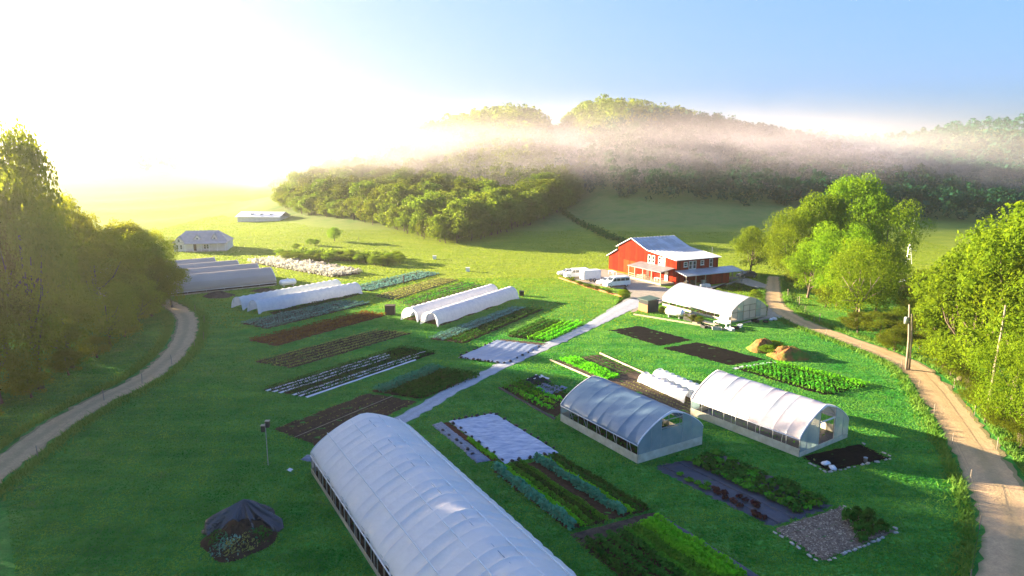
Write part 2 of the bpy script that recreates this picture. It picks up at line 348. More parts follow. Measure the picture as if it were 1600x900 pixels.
def road_mat(name, c1, c2, center, rut=0.35):
    m, t, out = new_mat(name); co = coord(t, True)
    p = node(t, "ShaderNodeBsdfPrincipled"); t.links.new(p.outputs[0], out.inputs[0])
    c = ramp(t, noise(t, co, 1.3, 6, 0.7), [(0.3, c2), (0.7, c1)])
    c = mixc(t, ramp(t, noise(t, co, 7, 4, 0.7), [(0.35, (0.4, 0.4, 0.4)), (0.6, (0, 0, 0))]), c, tuple(x * 0.6 for x in c2))
    uv = node(t, "ShaderNodeTexCoord").outputs['UV']; sx = node(t, "ShaderNodeSeparateXYZ"); t.links.new(uv, sx.inputs[0])
    nz = noise(t, co, 0.7, 4, 0.6)
    ad = node(t, "ShaderNodeMath", operation='MULTIPLY_ADD'); ad.inputs[1].default_value = 0.22; t.links.new(nz, ad.inputs[0]); t.links.new(sx.outputs[0], ad.inputs[2])
    fac = ramp(t, ad.outputs[0], [(0.10, (1, 1, 1)), (0.2, (0, 0, 0)), (0.44, (0, 0, 0)), (0.56, (rut, rut, rut)), (0.68, (rut, rut, rut)), (0.82, (0, 0, 0)), (1.02, (0, 0, 0)), (1.1, (1, 1, 1))])
    c = mixc(t, fac, c, center); t.links.new(c, p.inputs['Base Color'])
    p.inputs['Roughness'].default_value = 0.95; p.inputs['Specular IOR Level'].default_value = 0.15
    t.links.new(bump(t, noise(t, co, 5, 6, 0.7), 0.8, 0.06), p.inputs['Normal']); return m
M['dirt'] = road_mat('dirt_road', (0.62, 0.42, 0.23), (0.46, 0.31, 0.17), (0.25, 0.21, 0.10))
M['gravel'] = road_mat('gravel_track', (0.46, 0.48, 0.52), (0.33, 0.35, 0.39), (0.27, 0.29, 0.28), 0.35)
M['yard'] = road_mat('yard_gravel', (0.45, 0.39, 0.32), (0.28, 0.24, 0.19), (0.25, 0.22, 0.16), 0.2)
# ------------------------------------------------------------------ ground, tracks
xs = np.unique(np.concatenate([np.arange(-1500, -300, 60), np.arange(-300, 420, 8), np.arange(420, 1501, 60)]))
ys = np.unique(np.concatenate([np.arange(-80, 160, 20), np.arange(160, 560, 8), np.arange(560, 1801, 40)]))
GX, GY = np.meshgrid(xs, ys, indexing='ij')
V = np.stack([GX.ravel(), GY.ravel(), hgt(GX, GY).ravel()], 1)
ni, nj = GX.shape; idx = np.arange(ni * nj).reshape(ni, nj)
F = np.stack([idx[:-1, :-1], idx[1:, :-1], idx[1:, 1:], idx[:-1, 1:]], -1).reshape(-1, 4)
tag(link('ground', np_mesh('ground', V, F, M['ground'], True)), kind='structure')

AVOID = []                                     # ground polygons that carry no lawn
def resample(pts, n):
    pts = [np.array(p[:2], float) for p in pts]
    # smooth by Catmull-Rom
    dense = []
    for i in range(len(pts) - 1):
        p0 = pts[max(i-1, 0)]; p1 = pts[i]; p2 = pts[i+1]; p3 = pts[min(i+2, len(pts)-1)]
        for t in np.linspace(0, 1, 12, endpoint=False):
            dense.append(0.5 * ((2*p1) + (-p0+p2)*t + (2*p0-5*p1+4*p2-p3)*t*t + (-p0+3*p1-3*p2+p3)*t**3))
    dense.append(pts[-1]); dense = np.array(dense)
    s = np.concatenate([[0], np.cumsum(np.linalg.norm(np.diff(dense, axis=0), axis=1))])
    q = np.linspace(0, s[-1], n)
    return np.stack([np.interp(q, s, dense[:, 0]), np.interp(q, s, dense[:, 1])], 1)
def ribbon(name, center, width, mat, z, n=120, jit=0.18):
    """a track along a centre line on the ground; width may be a list"""
    c = resample(center, n); d = np.gradient(c, axis=0); d /= np.linalg.norm(d, axis=1)[:, None]
    nr = np.stack([-d[:, 1], d[:, 0]], 1)
    wd = np.interp(np.linspace(0, 1, n), np.linspace(0, 1, len(width)), width) if hasattr(width, '__len__') else np.full(n, width)
    vs = []; uv = []; K = 7
    s = np.concatenate([[0], np.cumsum(np.linalg.norm(np.diff(c, axis=0), axis=1))])
    for k in range(K):
        u = k / (K - 1); j = rng.normal(0, jit, n) if k in (0, K - 1) else 0
        q = c + nr * ((u - 0.5) * wd + j)[:, None]
        dz = z + 0.05 * math.sin(math.pi * u) - 0.03 * (1 if k in (2, 4) else 0)
        vs.append(np.concatenate([q, np.full((n, 1), dz) + hgt(q[:, 0], q[:, 1])[:, None]], 1)); uv.append(np.stack([np.full(n, u), s], 1))
    vs = np.concatenate(vs); uv = np.concatenate(uv)
    ix = np.arange(K * n).reshape(K, n)
    F = np.stack([ix[:-1, :-1], ix[:-1, 1:], ix[1:, 1:], ix[1:, :-1]], -1).reshape(-1, 4)[:, ::-1]
    o = tag(link(name, np_mesh(name, vs, F, mat, True, uv)), kind='structure')
    L = c + nr * (wd / 2 + 0.3)[:, None]; Rr = c - nr * (wd / 2 + 0.3)[:, None]
    AVOID.append(np.concatenate([L, Rr[::-1]])); return c, nr, wd
def mid(a, b): return (P(*a) + P(*b)) / 2
# road on the right, from the barn down to the lower right corner
rr = [((1204, 432), (1214, 432)), ((1201, 455), (1217, 455)), ((1203, 478), (1223, 476)), ((1232, 502), (1262, 500)), ((1300, 531), (1325, 522)),
      ((1385, 563), (1403, 552)), ((1424, 585), (1452, 580)), ((1462, 630), (1500, 640)), ((1502, 690), (1552, 716)), ((1535, 760), (1600, 790)), ((1548, 830), (1640, 880)), ((1530, 900), (1660, 960))]
rc = [mid(a, b) for a, b in rr]
RIGHT = ribbon('dirt_road', rc + [rc[-1] + (rc[-1] - rc[-2]) * 2], [2.4, 2.8, 2.8, 3.2, 3.4, 3.4, 3.8, 4.0, 4.0, 4.2, 4.2, 4.2, 4.2], M['dirt'], 0.02, 160)
lr = [((0, 708), (0, 757)), ((60, 668), (100, 672)), ((130, 625), (180, 628)), ((200, 590), (243, 597)), ((245, 558), (283, 562)), ((266, 530), (303, 535)), ((280, 510), (302, 515)), ((283, 494), (296, 496)), ((262, 478), (278, 480)), ((225, 462), (240, 464))]
lc = [mid(a, b) for a, b in lr]
LEFT = ribbon('dirt_track', [lc[0] + (lc[0] - lc[1]) * 2] + lc, 3.3, M['dirt'], 0.02, 120)
gr = [((560, 680), (580, 705)), ((612, 652), (642, 662)), ((700, 604), (722, 613)), ((800, 556), (822, 563)), ((898, 512), (922, 519)), ((955, 481), (982, 488)), ((985, 466), (1015, 472))]
ribbon('gravel_track', [mid(a, b) for a, b in gr], [1.9, 1.9, 1.9, 2.0, 2.2, 3.2, 5.0], M['gravel'], 0.024, 100, 0.12)
def sheet(name, poly, mat, z, kind=None, parent=None, jit=0.25, sub=6, avoid=True):
    """an irregular flat sheet on the ground from photo positions (fan from its centre)"""
    p = [np.array(P(*q)[:2]) if len(q) == 2 and not isinstance(q, Vector) else np.array(q[:2]) for q in poly]
    ring = []
    for i in range(len(p)):
        a, b = p[i], p[(i + 1) % len(p)]
        for k in range(sub): ring.append(a + (b - a) * k / sub + (rng.normal(0, jit, 2) if k else 0))
    ring = np.array(ring); c = ring.mean(0)
    vs = np.concatenate([[c], ring]); n = len(ring)
    F = np.array([(0, 1 + i, 1 + (i + 1) % n) for i in range(n)])
    me = np_mesh(name, np.concatenate([vs, np.full((n + 1, 1), z)], 1), F, mat, False, np.full((n + 1, 2), 0.4))
    o = link(name, me, parent)
    if kind: tag(o, kind=kind)
    if avoid: AVOID.append(ring)
    return o
sheet('yard', [(962, 478), (985, 462), (978, 452), (930, 446), (896, 436), (905, 420), (945, 421), (992, 432), (1030, 446), (1060, 455), (1046, 463), (1012, 472)], M['yard'], 0.016, 'structure')
sheet('yard', [(1006, 470), (1060, 452), (1120, 446), (1165, 434), (1206, 447), (1207, 456), (1150, 441), (1110, 455), (1052, 464), (1012, 482), (985, 488)], M['yard'], 0.012, 'structure')
sheet('yard', [(1150, 507), (1205, 497), (1244, 499), (1203, 479), (1195, 481), (1198, 494)], M['yard'], 0.010, 'structure', jit=0.1)
AVOID_N0 = len(AVOID)

# ------------------------------------------------------------------ trees
def leaf_quads(C, N, size, jitter=0.7, asp=0.62):
    """quads at centres C whose normals lie round N"""
    n = len(C); N = N + rng.normal(0, jitter, (n, 3)); N /= np.linalg.norm(N, axis=1)[:, None] + 1e-9
    r = rng.normal(0, 1, (n, 3)); a = np.cross(N, r); a /= np.linalg.norm(a, axis=1)[:, None] + 1e-9; b = np.cross(N, a)
    s = (size * rng.lognormal(-.08, .38, n))[:, None] / 2
    a = a * s; b = b * s * asp
    V = np.stack([C - a, C - b, C + a, C + b], 1).reshape(-1, 3)
    return V, np.arange(4 * n).reshape(-1, 4)
def crown_pts(H, W, z0, nblob, nleaf, shape='round', seed=0):
    """leaf centres and outward normals for a crown made of many leafy boughs"""
    g = np.random.default_rng(seed); ch = H - z0; C = []; Nn = []; blobs = []
    for i in range(nblob):
        t = g.uniform(0.04, 0.96) ** 0.85
        prof = {'round': math.sin(math.pi * min(1, 0.12 + t * 0.86)) ** 0.65, 'tall': math.sin(math.pi * (0.15 + t * 0.83)) ** 0.8, 'spread': math.sin(math.pi * min(1, 0.06 + t * 0.80)) ** 0.6}[shape]
        a = g.uniform(0, 2 * math.pi); rr = W / 2 * prof * math.sqrt(g.uniform(0.16, 0.95)) * (1 + 0.18 * math.sin(3 * a + seed))
        br = W * g.uniform(0.085, 0.175) * (0.65 + 0.5 * prof)
        blobs.append((rr * math.cos(a), rr * math.sin(a), z0 + br * 0.6 + t * (ch - br * 1.3), br))
    vol = np.array([b[3] ** 2 for b in blobs]); cnt = (vol / vol.sum() * nleaf).astype(int)
    for (x, y, z, br), n in zip(blobs, cnt):
        d = g.normal(0, 1, (n, 3)); d[:, 2] = d[:, 2] * 0.9 + 0.25; d /= np.linalg.norm(d, axis=1)[:, None]
        rad = br * (0.68 + 0.4 * g.random(n) ** 0.6) * (1 + 0.25 * np.sin(d[:, 0] * 5 + x) * np.sin(d[:, 1] * 5 + y))
        C.append(np.array([x, y, z]) + d * rad[:, None] * np.array([1, 1, 0.85])); Nn.append(d)
    return np.concatenate(C), np.concatenate(Nn), blobs
def tree_meshes(H, W, z0, nblob, nleaf, leaf, mat, shape, seed, bark='bark', limbs=9):
    C, N, blobs = crown_pts(H, W, z0, nblob, nleaf, shape, seed)
    V, F = leaf_quads(C, N, leaf, 0.75)
    crown = np_mesh('crown', V, F, M[mat])
    g = random.Random(seed); tb = MB(); r0 = 0.018 * H + 0.05
    top = z0 + (H - z0) * 0.6; bend = (g.uniform(-.4, .4), g.uniform(-.4, .4))
    tb.tube([(0, 0, -0.3), (0, 0, 0.2), (bend[0] * .3, bend[1] * .3, z0 * .6), (bend[0], bend[1], z0 + 1), (bend[0] * 1.6, bend[1] * 1.2, top)], r0 * 1.25, 8, 0, r0 * 0.3)
    for b in sorted(blobs, key=lambda q: -q[3])[:limbs]:
        h0 = g.uniform(max(0.8, z0 * 0.6), z0 + (H - z0) * 0.35); s = (bend[0] * .7, bend[1] * .7, h0)
        m_ = (b[0] * .55 + s[0] * .4, b[1] * .55 + s[1] * .4, h0 + (b[2] - h0) * .45)
        tb.tube([s, m_, (b[0] * .85, b[1] * .85, b[2] - .1)], r0 * 0.36, 5, 0, r0 * 0.08)
    return crown, tb.mesh('trunk', M[bark], True)
def plant_tree(meshes, loc, label, cat='tree', name='broadleaf_tree', rz=0, sc=(1, 1, 1), group=None):
    t = thing(name, label, cat, loc, rz, group); t.scale = sc
    link('crown', meshes[0], t); link('trunk', meshes[1], t); return t

NEAR = {}
for k, (sh, seed) in enumerate((('round', 3), ('spread', 11), ('tall', 23))):
    for mk in ('leaf_sun', 'leaf_mid', 'leaf_sun_haze', 'leaf_lime'):
        if mk == 'leaf_lime' and sh != 'tall': continue
        H0 = 10.0; W0 = {'round': 7.5, 'spread': 9.5, 'tall': 6.6}[sh]
        NEAR[sh, mk] = (tree_meshes(H0, W0, {'round': 1.3, 'spread': 0.9, 'tall': 0.7}[sh], 58, 30000, 0.15, mk, sh, seed), W0)
def T(sh, mk, loc, h, wdt, label, rz=None, name='broadleaf_tree', group=None, cat='tree'):
    (ms, W0) = NEAR[sh, mk]; loc = Vector(loc); loc.z = float(hgt(loc.x, loc.y))
    return plant_tree(ms, loc, label, cat, name, random.uniform(0, 6.28) if rz is None else rz, (wdt / W0, wdt / W0, h / 10), group)

# --- left wood: the big trees along the dirt track
T('round', 'leaf_sun_haze', (-54.5, 75, 0), 30.5, 10.5, 'tallest tree at the left edge, its thin top standing against the white sky')
T('round', 'leaf_sun_haze', (-63, 82, 0), 26, 15, 'broad tall tree left of the track with its top level with the misty horizon')
T('spread', 'leaf_sun_haze', (-71, 98, 0), 24, 14, 'tall glowing tree behind the left wood edge, top bright against the sun')
T('round', 'leaf_sun_haze', (-73, 110, 0), 21, 11, 'slim tall tree of the left wood stepping down towards the farmhouse')
T('spread', 'leaf_sun_haze', (-63, 101, 0), 16.5, 13, 'wide rounded tree in the middle of the left wood, lower than those behind')
T('round', 'leaf_sun_haze', (-68, 118, 0), 16, 10, 'yellow lit tree of the left wood next to its last small trees')
T('round', 'leaf_sun_haze', (-64, 116, 0), 14.5, 10, 'rounded tree above the upper bend of the left track')
T('spread', 'leaf_sun_haze', (-69, 127, 0), 13.5, 9, 'small yellow lit tree of the left wood just left of the long shade house')
T('round', 'leaf_sun_haze', (-61, 119, 0), 8.5, 7, 'last small tree of the left wood, in front of the shade house')
T('spread', 'leaf_sun_haze', (-61, 112, 0), 10.5, 8.5, 'leafy tree overhanging the far bend of the left track')
T('spread', 'leaf_sun_haze', (-55.5, 70, 0), 13, 11, 'low dense tree leaning over the near end of the left track')
T('round', 'leaf_sun_haze', (-56, 83, 0), 10, 9, 'bushy tree on the verge halfway along the left track')
T('spread', 'leaf_sun_haze', (-57, 93, 0), 9.5, 9, 'low spreading tree beside the middle bend of the left track')
T('round', 'leaf_sun_haze', (-59.5, 104, 0), 9.0, 7.5, 'small bright tree on the verge by the upper bend of the left track')
for i, (x, y, h, wd) in enumerate(((-62, 48, 27, 15), (-72, 58, 27, 15), (-84, 68, 28, 16), (-96, 80, 27, 16), (-50, 38, 24, 14), (-108, 92, 27, 15), (-100, 104, 30, 16), (-72, 70, 24, 14), (-82, 86, 28, 16), (-82, 104, 22, 14), (-80, 122, 17, 12), (-92, 93, 30, 16), (-92, 116, 20, 13), (-88, 135, 16, 12), (-100, 128, 17, 13), (-66, 62, 20, 13), (-76, 132, 14, 10), (-104, 145, 17, 12))):  # out-of-view trees here are added, some raised, to keep the foreground shaded
    T(('round', 'spread')[i % 2], 'leaf_sun_haze', (x, y, 0), h, wd, 'leafy tree deep inside the left wood, hidden or added out of view for shade', group='trees deep inside the left wood')
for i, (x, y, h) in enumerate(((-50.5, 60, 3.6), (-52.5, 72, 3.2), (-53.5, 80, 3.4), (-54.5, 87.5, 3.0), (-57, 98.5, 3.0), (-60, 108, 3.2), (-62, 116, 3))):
    T('round', 'leaf_sun_haze', (x - 1.0, y, 0), h, 4.6, 'low bush along the verge under the left wood', name='verge_bush', group='bushes on the verge of the left track', cat='bush')

# --- right cluster between barn and road
T('round', 'leaf_sun', P(1172, 428), 11.3, 8.6, 'lone round tree right of the barn with a clear trunk and a car beside it')
T('spread', 'leaf_sun', P(1236, 440), 16.5, 13, 'leftmost tree of the sunlit clump, beside the two wheel tracks')
T('round', 'leaf_sun', P(1272, 440), 19.5, 13, 'tall tree in the back of the sunlit clump, left of the tallest one')
T('round', 'leaf_sun', P(1330, 440), 23.5, 15, 'tallest tree of the sunlit clump, crown top above all the others')
T('spread', 'leaf_sun', P(1378, 448), 18.5, 13.5, 'back right tree of the sunlit clump beside the old mast')
T('spread', 'leaf_sun', P(1308, 478), 15.5, 11.5, 'middle tree of the sunlit clump behind the one with bare limbs')
T('round', 'leaf_sun', P(1262, 465), 11, 9, 'lower tree in the front left of the sunlit clump over the grass slope')
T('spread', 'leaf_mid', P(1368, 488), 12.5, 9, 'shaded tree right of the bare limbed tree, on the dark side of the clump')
tb = T('spread', 'leaf_sun', P(1338, 505), 13.8, 11.5, 'front tree of the sunlit clump showing pale bare limbs on its right side', rz=0.4)
bl = MB()
for pts, r in (([(0, 0, 0), (.3, -.6, 2.4), (.2, -2.6, 4.2), (-1.2, -4.6, 6.4), (-2.4, -5.2, 8.2)], .16), ([(.2, -1.6, 3.4), (1.0, -3.4, 5.2), (1.9, -5.0, 7.2), (2.6, -5.2, 8.6)], .13), ([(.8, -3.2, 5), (.2, -4.6, 6.6), (.6, -5.3, 8.2)], .08), ([(-.6, -3.8, 5.6), (-1.0, -5.0, 7.0), (-.4, -5.4, 8.0)], .08), ([(-1.2, -4.6, 6.4), (-2.6, -5.4, 6.8)], .06), ([(1.6, -4.6, 6.6), (1.4, -5.5, 8.4)], .06), ([(.2, -2.6, 4.2), (-2.2, -4.8, 4.4)], .07)):
    bl.tube(pts, r, 5, 0, r * .35)
o = bl.build('bare_limb', M['pale_bark'], tb, True); o.rotation_euler = (0, 0, -0.4 - 0.5); o.scale = tuple(1 / s for s in tb.scale)
for i, (u, v, h, wd) in enumerate(((1340, 520, 3.4, 4.5), (1375, 528, 4.0, 6), (1410, 525, 4.5, 6), (1398, 548, 3.2, 5), (1438, 545, 4.6, 6), (1290, 480, 4.0, 5), (1430, 495, 5, 7), (1250, 450, 4.5, 5.5), (1440, 470, 6, 8))):
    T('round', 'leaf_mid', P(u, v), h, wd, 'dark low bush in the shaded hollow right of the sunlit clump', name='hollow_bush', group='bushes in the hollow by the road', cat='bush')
# --- big trees at the right edge
T('tall', 'leaf_lime', P(1585, 632), 22.5, 14.5, 'huge lime green tree at the right edge, its top the highest there')
T('tall', 'leaf_lime', P(1500, 596), 17.5, 11.5, 'lime green tree left of the pale dead trunk at the roadside')
T('tall', 'leaf_lime', P(1545, 590), 20.5, 12.5, 'lime green tree behind the pale dead trunk')
T('tall', 'leaf_lime', P(1475, 575), 11.0, 8.0, 'smallest lime green tree, nearest the utility pole')
T('spread', 'leaf_sun', P(1592, 690), 10.5, 8, 'low leafy tree overhanging the road at the right border')
T('tall', 'leaf_lime', P(1660, 640), 21, 14, 'lime green tree cut off by the right border of the picture')
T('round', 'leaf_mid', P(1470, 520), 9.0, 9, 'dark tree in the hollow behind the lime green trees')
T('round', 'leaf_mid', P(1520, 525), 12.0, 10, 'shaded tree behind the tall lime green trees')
for i, (u, v, h) in enumerate(((1470, 590, 3.0), (1495, 610, 3.2), (1520, 640, 2.6), (1555, 672, 3.0), (1580, 700, 3.0))):
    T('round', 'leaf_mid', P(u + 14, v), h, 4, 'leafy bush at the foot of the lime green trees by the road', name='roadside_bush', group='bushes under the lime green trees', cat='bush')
T('round', 'leaf_sun', P(1180, 470), 2.2, 2.4, 'small round bush behind the gable of the cream greenhouse', name='round_bush', cat='bush')
T('round', 'leaf_sun', P(975, 465), 1.6, 2.6, 'low green bush at the corner of the gravel by the van', name='round_bush', cat='bush')

# ------------------------------------------------------------------ hill woods
HILL = [tree_meshes(10, w_, 0.6, 34, 3600, 0.42, 'leaf_wood', sh, 40 + i, limbs=4) for i, (w_, sh) in enumerate(((8.5, 'round'), (9.5, 'spread'), (7.6, 'tall'), (8.5, 'round')))]
edge = [(-104, 312), (-98, 296), (-84, 276), (-70, 262), (-57, 249), (-45, 236), (-33, 222), (-19.5, 206), (-10, 214), (-2, 226), (6, 240), (12, 256), (20, 275)]
ec = resample(edge, 60)
def hill_tree(x, y, h, label, group):
    ms = random.choice(HILL); s = h / 10 * random.uniform(.9, 1.2)
    plant_tree(ms, (x, y, float(hgt(x, y)) - .2), label, 'tree', 'woodland_tree', random.uniform(0, 6.28), (s, s, h / 10), group)
nh = 0
for row in range(8):
    for i in range(0, 60, 2 if row else 1):
        x = ec[i, 0] + row * 1.6 + random.uniform(-1.5, 1.5) + (2.5 if row % 2 else 0); y = ec[i, 1] + row * 6.5 + random.uniform(-1.5, 1.5) + 2
        if row >= 3 and random.random() < .15: continue
        h = random.uniform(6.5, 9.5) if row == 0 else random.uniform(10, 14)
        if row == 0: hill_tree(x, y, h, 'leafy tree at the sunlit foot of the wood on the middle hill', 'trees along the lower edge of the hill wood')
        else: hill_tree(x, y, h, 'woodland tree on the middle hill above its lower edge, half veiled in mist', 'trees inside the hill wood'); 
        nh += 1
def forest(name, pts, leaf, nper, mat, hh=(10, 14)):
    """a far wood that reads as one mass: one mesh of many leafy crowns"""
    VV = []; FF = []; off = 0
    pro = [crown_pts(10, 8.6, -1.5, 16, nper, 'round', 100 + s)[:2] for s in range(6)]
    for (x, y) in pts:
        C, N = pro[rng.integers(6)]; s = rng.uniform(*hh) / 10; a = rng.uniform(0, 6.28); ca, sa = math.cos(a), math.sin(a)
        Rm = np.array([[ca, -sa, 0], [sa, ca, 0], [0, 0, 1]])
        v, f = leaf_quads((C * [s * 1.05, s * 1.05, s]) @ Rm.T, N @ Rm.T, leaf, .5, .75)
        VV.append(v + [x, y, float(hgt(x, y))]); FF.append(f + off); off += len(v)
    return tag(link(name, np_mesh(name, np.concatenate(VV), np.concatenate(FF), M[mat])), kind='stuff')
pts = []
for y in np.arange(262, 470, 7.0):
    for x in np.arange(-150, 170, 7.5):
        xx, yy = x + rng.uniform(-2.5, 2.5), y + rng.uniform(-2.5, 2.5)
        lim = np.interp(yy, [262, 300, 345], [14, -70, -125])      # right of the individual trees
        if xx < lim + (0 if yy > 345 else 22): continue
        if 22 < xx and yy < np.interp(xx, [22, 30, 60, 140, 170], [330, 292, 272, 262, 255]): continue
        if hgt(xx, yy) < 3.0 : continue
        pts.append((xx, yy))
east = [q for q in pts if q[0] > 26 + rng.uniform(-8, 8) + max(0, (q[1] - 330) * .9)]; es = set(east); pts = [q for q in pts if q not in es]
tag(forest('hill_forest', pts, 0.9, 330, 'leaf_wood'), 'misty wood covering the middle hill up to its two humped tops', 'forest')
pts = [(x + rng.uniform(-3, 3), y + rng.uniform(-3, 3)) for y in np.arange(250, 470, 9.0) for x in np.arange(115, 420, 9.0) if y > np.interp(x, [115, 150, 200, 420], [268, 262, 236, 225])]
pts += east
tag(forest('valley_forest', pts, 1.1, 230, 'leaf_sky_haze'), 'dark blue green wood on the slope at the right behind the sunlit clump', 'forest')
pts = [(x + rng.uniform(-4, 4), y + rng.uniform(-4, 4)) for y in np.arange(640, 1000, 26.0) for x in np.arange(-560, 800, 15.0) if hgt(x, y) > 14]
tag(forest('far_forest', pts, 2.2, 110, 'leaf_sky_haze', (13, 18)), 'faint wooded ridge far behind the mist along the horizon', 'forest')

# ------------------------------------------------------------------ air: even haze and the mist bank on the hill
def vol_mat(name): 
    m, t, out = new_mat(name); pv = node(t, "ShaderNodeVolumePrincipled"); t.links.new(pv.outputs[0], out.inputs['Volume']); return m, t, pv
hm, t, pv = vol_mat('haze_air'); pv.inputs['Color'].default_value = (0.97, 0.95, 0.92, 1); pv.inputs['Density'].default_value = HAZE_DENSITY; pv.inputs['Anisotropy'].default_value = HAZE_G
hb = MB(); hb.box((-1600, -120, -2.5), (1600, 1900, 112))
tag(hb.build('haze', hm), kind='stuff')
mm, t, pv = vol_mat('mist_bank'); pv.inputs['Color'].default_value = (0.86, 0.77, 0.80, 1); pv.inputs['Anisotropy'].default_value = 0.2
co = coord(t); sx = node(t, "ShaderNodeSeparateXYZ"); t.links.new(co, sx.inputs[0])
def band(sock, a, b, c, d):
    x = node(t, "ShaderNodeFloatCurve") if False else None
    m1 = node(t, "ShaderNodeMapRange", interpolation_type='SMOOTHSTEP'); m1.inputs[1].default_value = a; m1.inputs[2].default_value = b
    m2 = node(t, "ShaderNodeMapRange", interpolation_type='SMOOTHSTEP'); m2.inputs[1].default_value = d; m2.inputs[2].default_value = c
    t.links.new(sock, m1.inputs[0]); t.links.new(sock, m2.inputs[0])
    mu = node(t, "ShaderNodeMath", operation='MULTIPLY'); t.links.new(m1.outputs[0], mu.inputs[0]); t.links.new(m2.outputs[0], mu.inputs[1]); return mu.outputs[0]
nz = noise(t, co, 0.017, 4, 0.6, (1, 1, 2.6), 0.8); 
wob = node(t, "ShaderNodeMath", operation='MULTIPLY_ADD'); wob.inputs[1].default_value = 34; t.links.new(nz, wob.inputs[0])
sb = node(t, "ShaderNodeMath", operation='SUBTRACT'); sb.inputs[1].default_value = 17; t.links.new(sx.outputs[2], wob.inputs[2]); t.links.new(wob.outputs[0], sb.inputs[0])
fz1 = band(sb.outputs[0], 9, 27, 31, 46); fz2 = band(sb.outputs[0], 6, 26, 42, 58)
fm = node(t, "ShaderNodeMath", operation='MULTIPLY_ADD'); fm.inputs[1].default_value = 0.22; t.links.new(fz2, fm.inputs[0]); t.links.new(fz1, fm.inputs[2]); fz = fm.outputs[0]; fx = band(sx.outputs[0], -210, -50, 90, 300); fy = band(sx.outputs[1], 250, 320, 400, 450)
nr = node(t, "ShaderNodeMapRange"); nr.inputs[1].default_value = 0.3; nr.inputs[2].default_value = 0.65; nr.inputs[3].default_value = 0.05; t.links.new(nz, nr.inputs[0])
last = fz
for q in (fx, fy, nr.outputs[0]):
    mu = node(t, "ShaderNodeMath", operation='MULTIPLY'); t.links.new(last, mu.inputs[0]); t.links.new(q, mu.inputs[1]); last = mu.outputs[0]
mu = node(t, "ShaderNodeMath", operation='MULTIPLY'); mu.inputs[1].default_value = MIST_DENSITY; t.links.new(last, mu.inputs[0]); t.links.new(mu.outputs[0], pv.inputs['Density'])
mb = MB(); mb.box((-340, 248, 4), (530, 452, 72)); tag(mb.build('mist', mm), kind='stuff')
# ------------------------------------------------------------------ greenhouses
def zarch(y, w, h, hs, p):
    return hs + (h - hs) * max(0.0, 1 - min(1.0, abs(y) / (w / 2)) ** 1.3) ** p
def arch(w, h, hs, n=22, p=0.8):
    """half profile of a hoop house: list of (y, z) from the left eave over the ridge to the right eave"""
    return [(-w / 2 * math.cos(math.pi * s), zarch(-w / 2 * math.cos(math.pi * s), w, h, hs, p)) for s in np.linspace(0, 1, n)]
def film_cover(name, mat, parent, L, w, h, hs, lo, nbay, sag=0.10, wav=0.03, x0=0.0, p=0.8, sub=8, over=0.02):
    prof = [(-w / 2, lo), (-w / 2, (lo + hs) / 2)] + arch(w, h, hs, 26, p) + [(w / 2, (lo + hs) / 2), (w / 2, lo)]
    prof = np.array(prof); c = np.array([0, hs]); d = prof - c; r = np.linalg.norm(d, axis=1)[:, None] + 1e-6; d = d / r
    vs = []; n = len(prof); xs_ = []
    for b in range(nbay):
        for k in range(sub + 1): q_ = (0, .05, .12, .25, .5, .75, .88, .95, 1)[k]; xs_.append((b + q_, 1 - abs(2 * q_ - 1) ** 3))
    brk = []
    for r_, (b, s) in enumerate(xs_):
        wob = 0.6 + 0.4 * np.sin(np.linspace(0, 9, n) + b * 1.7)
        off = over - s * sag * wob
        q = prof + d * off[:, None]; q[[0, -1], 1] = prof[[0, -1], 1] + 0.03 * np.sin(b * 2.1 + np.array([0, 1])) - s * wav
        vs.append(np.stack([np.full(n, x0 + b / nbay * L), q[:, 0], q[:, 1]], 1))
    V = np.concatenate(vs); m = len(xs_); ix = np.arange(m * n).reshape(m, n)
    F = np.stack([ix[:-1, :-1], ix[:-1, 1:], ix[1:, 1:], ix[1:, :-1]], -1)
    F = F[[i for i in range(m - 1) if i % (sub + 1) != sub]].reshape(-1, 4)     # every bay ends in a crease over its hoop
    return link(name, np_mesh(name, V, F, mat, True), parent)
def hoop_pts(x, w, h, hs, p=0.8, z0=0.0, n=18): return [(x, -w / 2, z0)] + [(x, y, z) for y, z in arch(w, h, hs, n, p)] + [(x, w / 2, z0)]
def crop_row(p, q, width, h, n, leaf, mat, parent=None, name='crop_row', clump=None, dome=True, flat=0.6, kind='stuff', z=0.06):
    """a row of plants as one mesh of leaves (local or world positions)"""
    p = np.array(p, float)[:2]; q = np.array(q, float)[:2]; d = q - p; L = np.linalg.norm(d); d /= L; nr = np.array([-d[1], d[0]])
    t = rng.random(n) * L
    if clump: k = np.round(t / clump); t = k * clump + rng.normal(0, clump * 0.2, n)
    y = np.clip(rng.normal(0, 0.34, n), -1, 1); 
    if clump: y *= 0.9
    hh = h * (np.sqrt(1 - np.abs(y) ** 2 * 0.9) if dome else 1) * (1 + 0.25 * np.sin(t * 1.7 + p[0]) * np.sin(t * 0.53)) 
    zz = hh * rng.random(n) ** flat
    C = np.stack([p[0] + d[0] * t + nr[0] * y * width / 2, p[1] + d[1] * t + nr[1] * y * width / 2, z + zz], 1)
    N = np.stack([nr[0] * y, nr[1] * y, np.full(n, 0.9)], 1)
    V, F = leaf_quads(C, N, leaf, 0.6 if dome else 1.2)
    o = link(name, np_mesh(name, V, F, M[mat]), parent)
    if kind: o['kind'] = kind
    return o
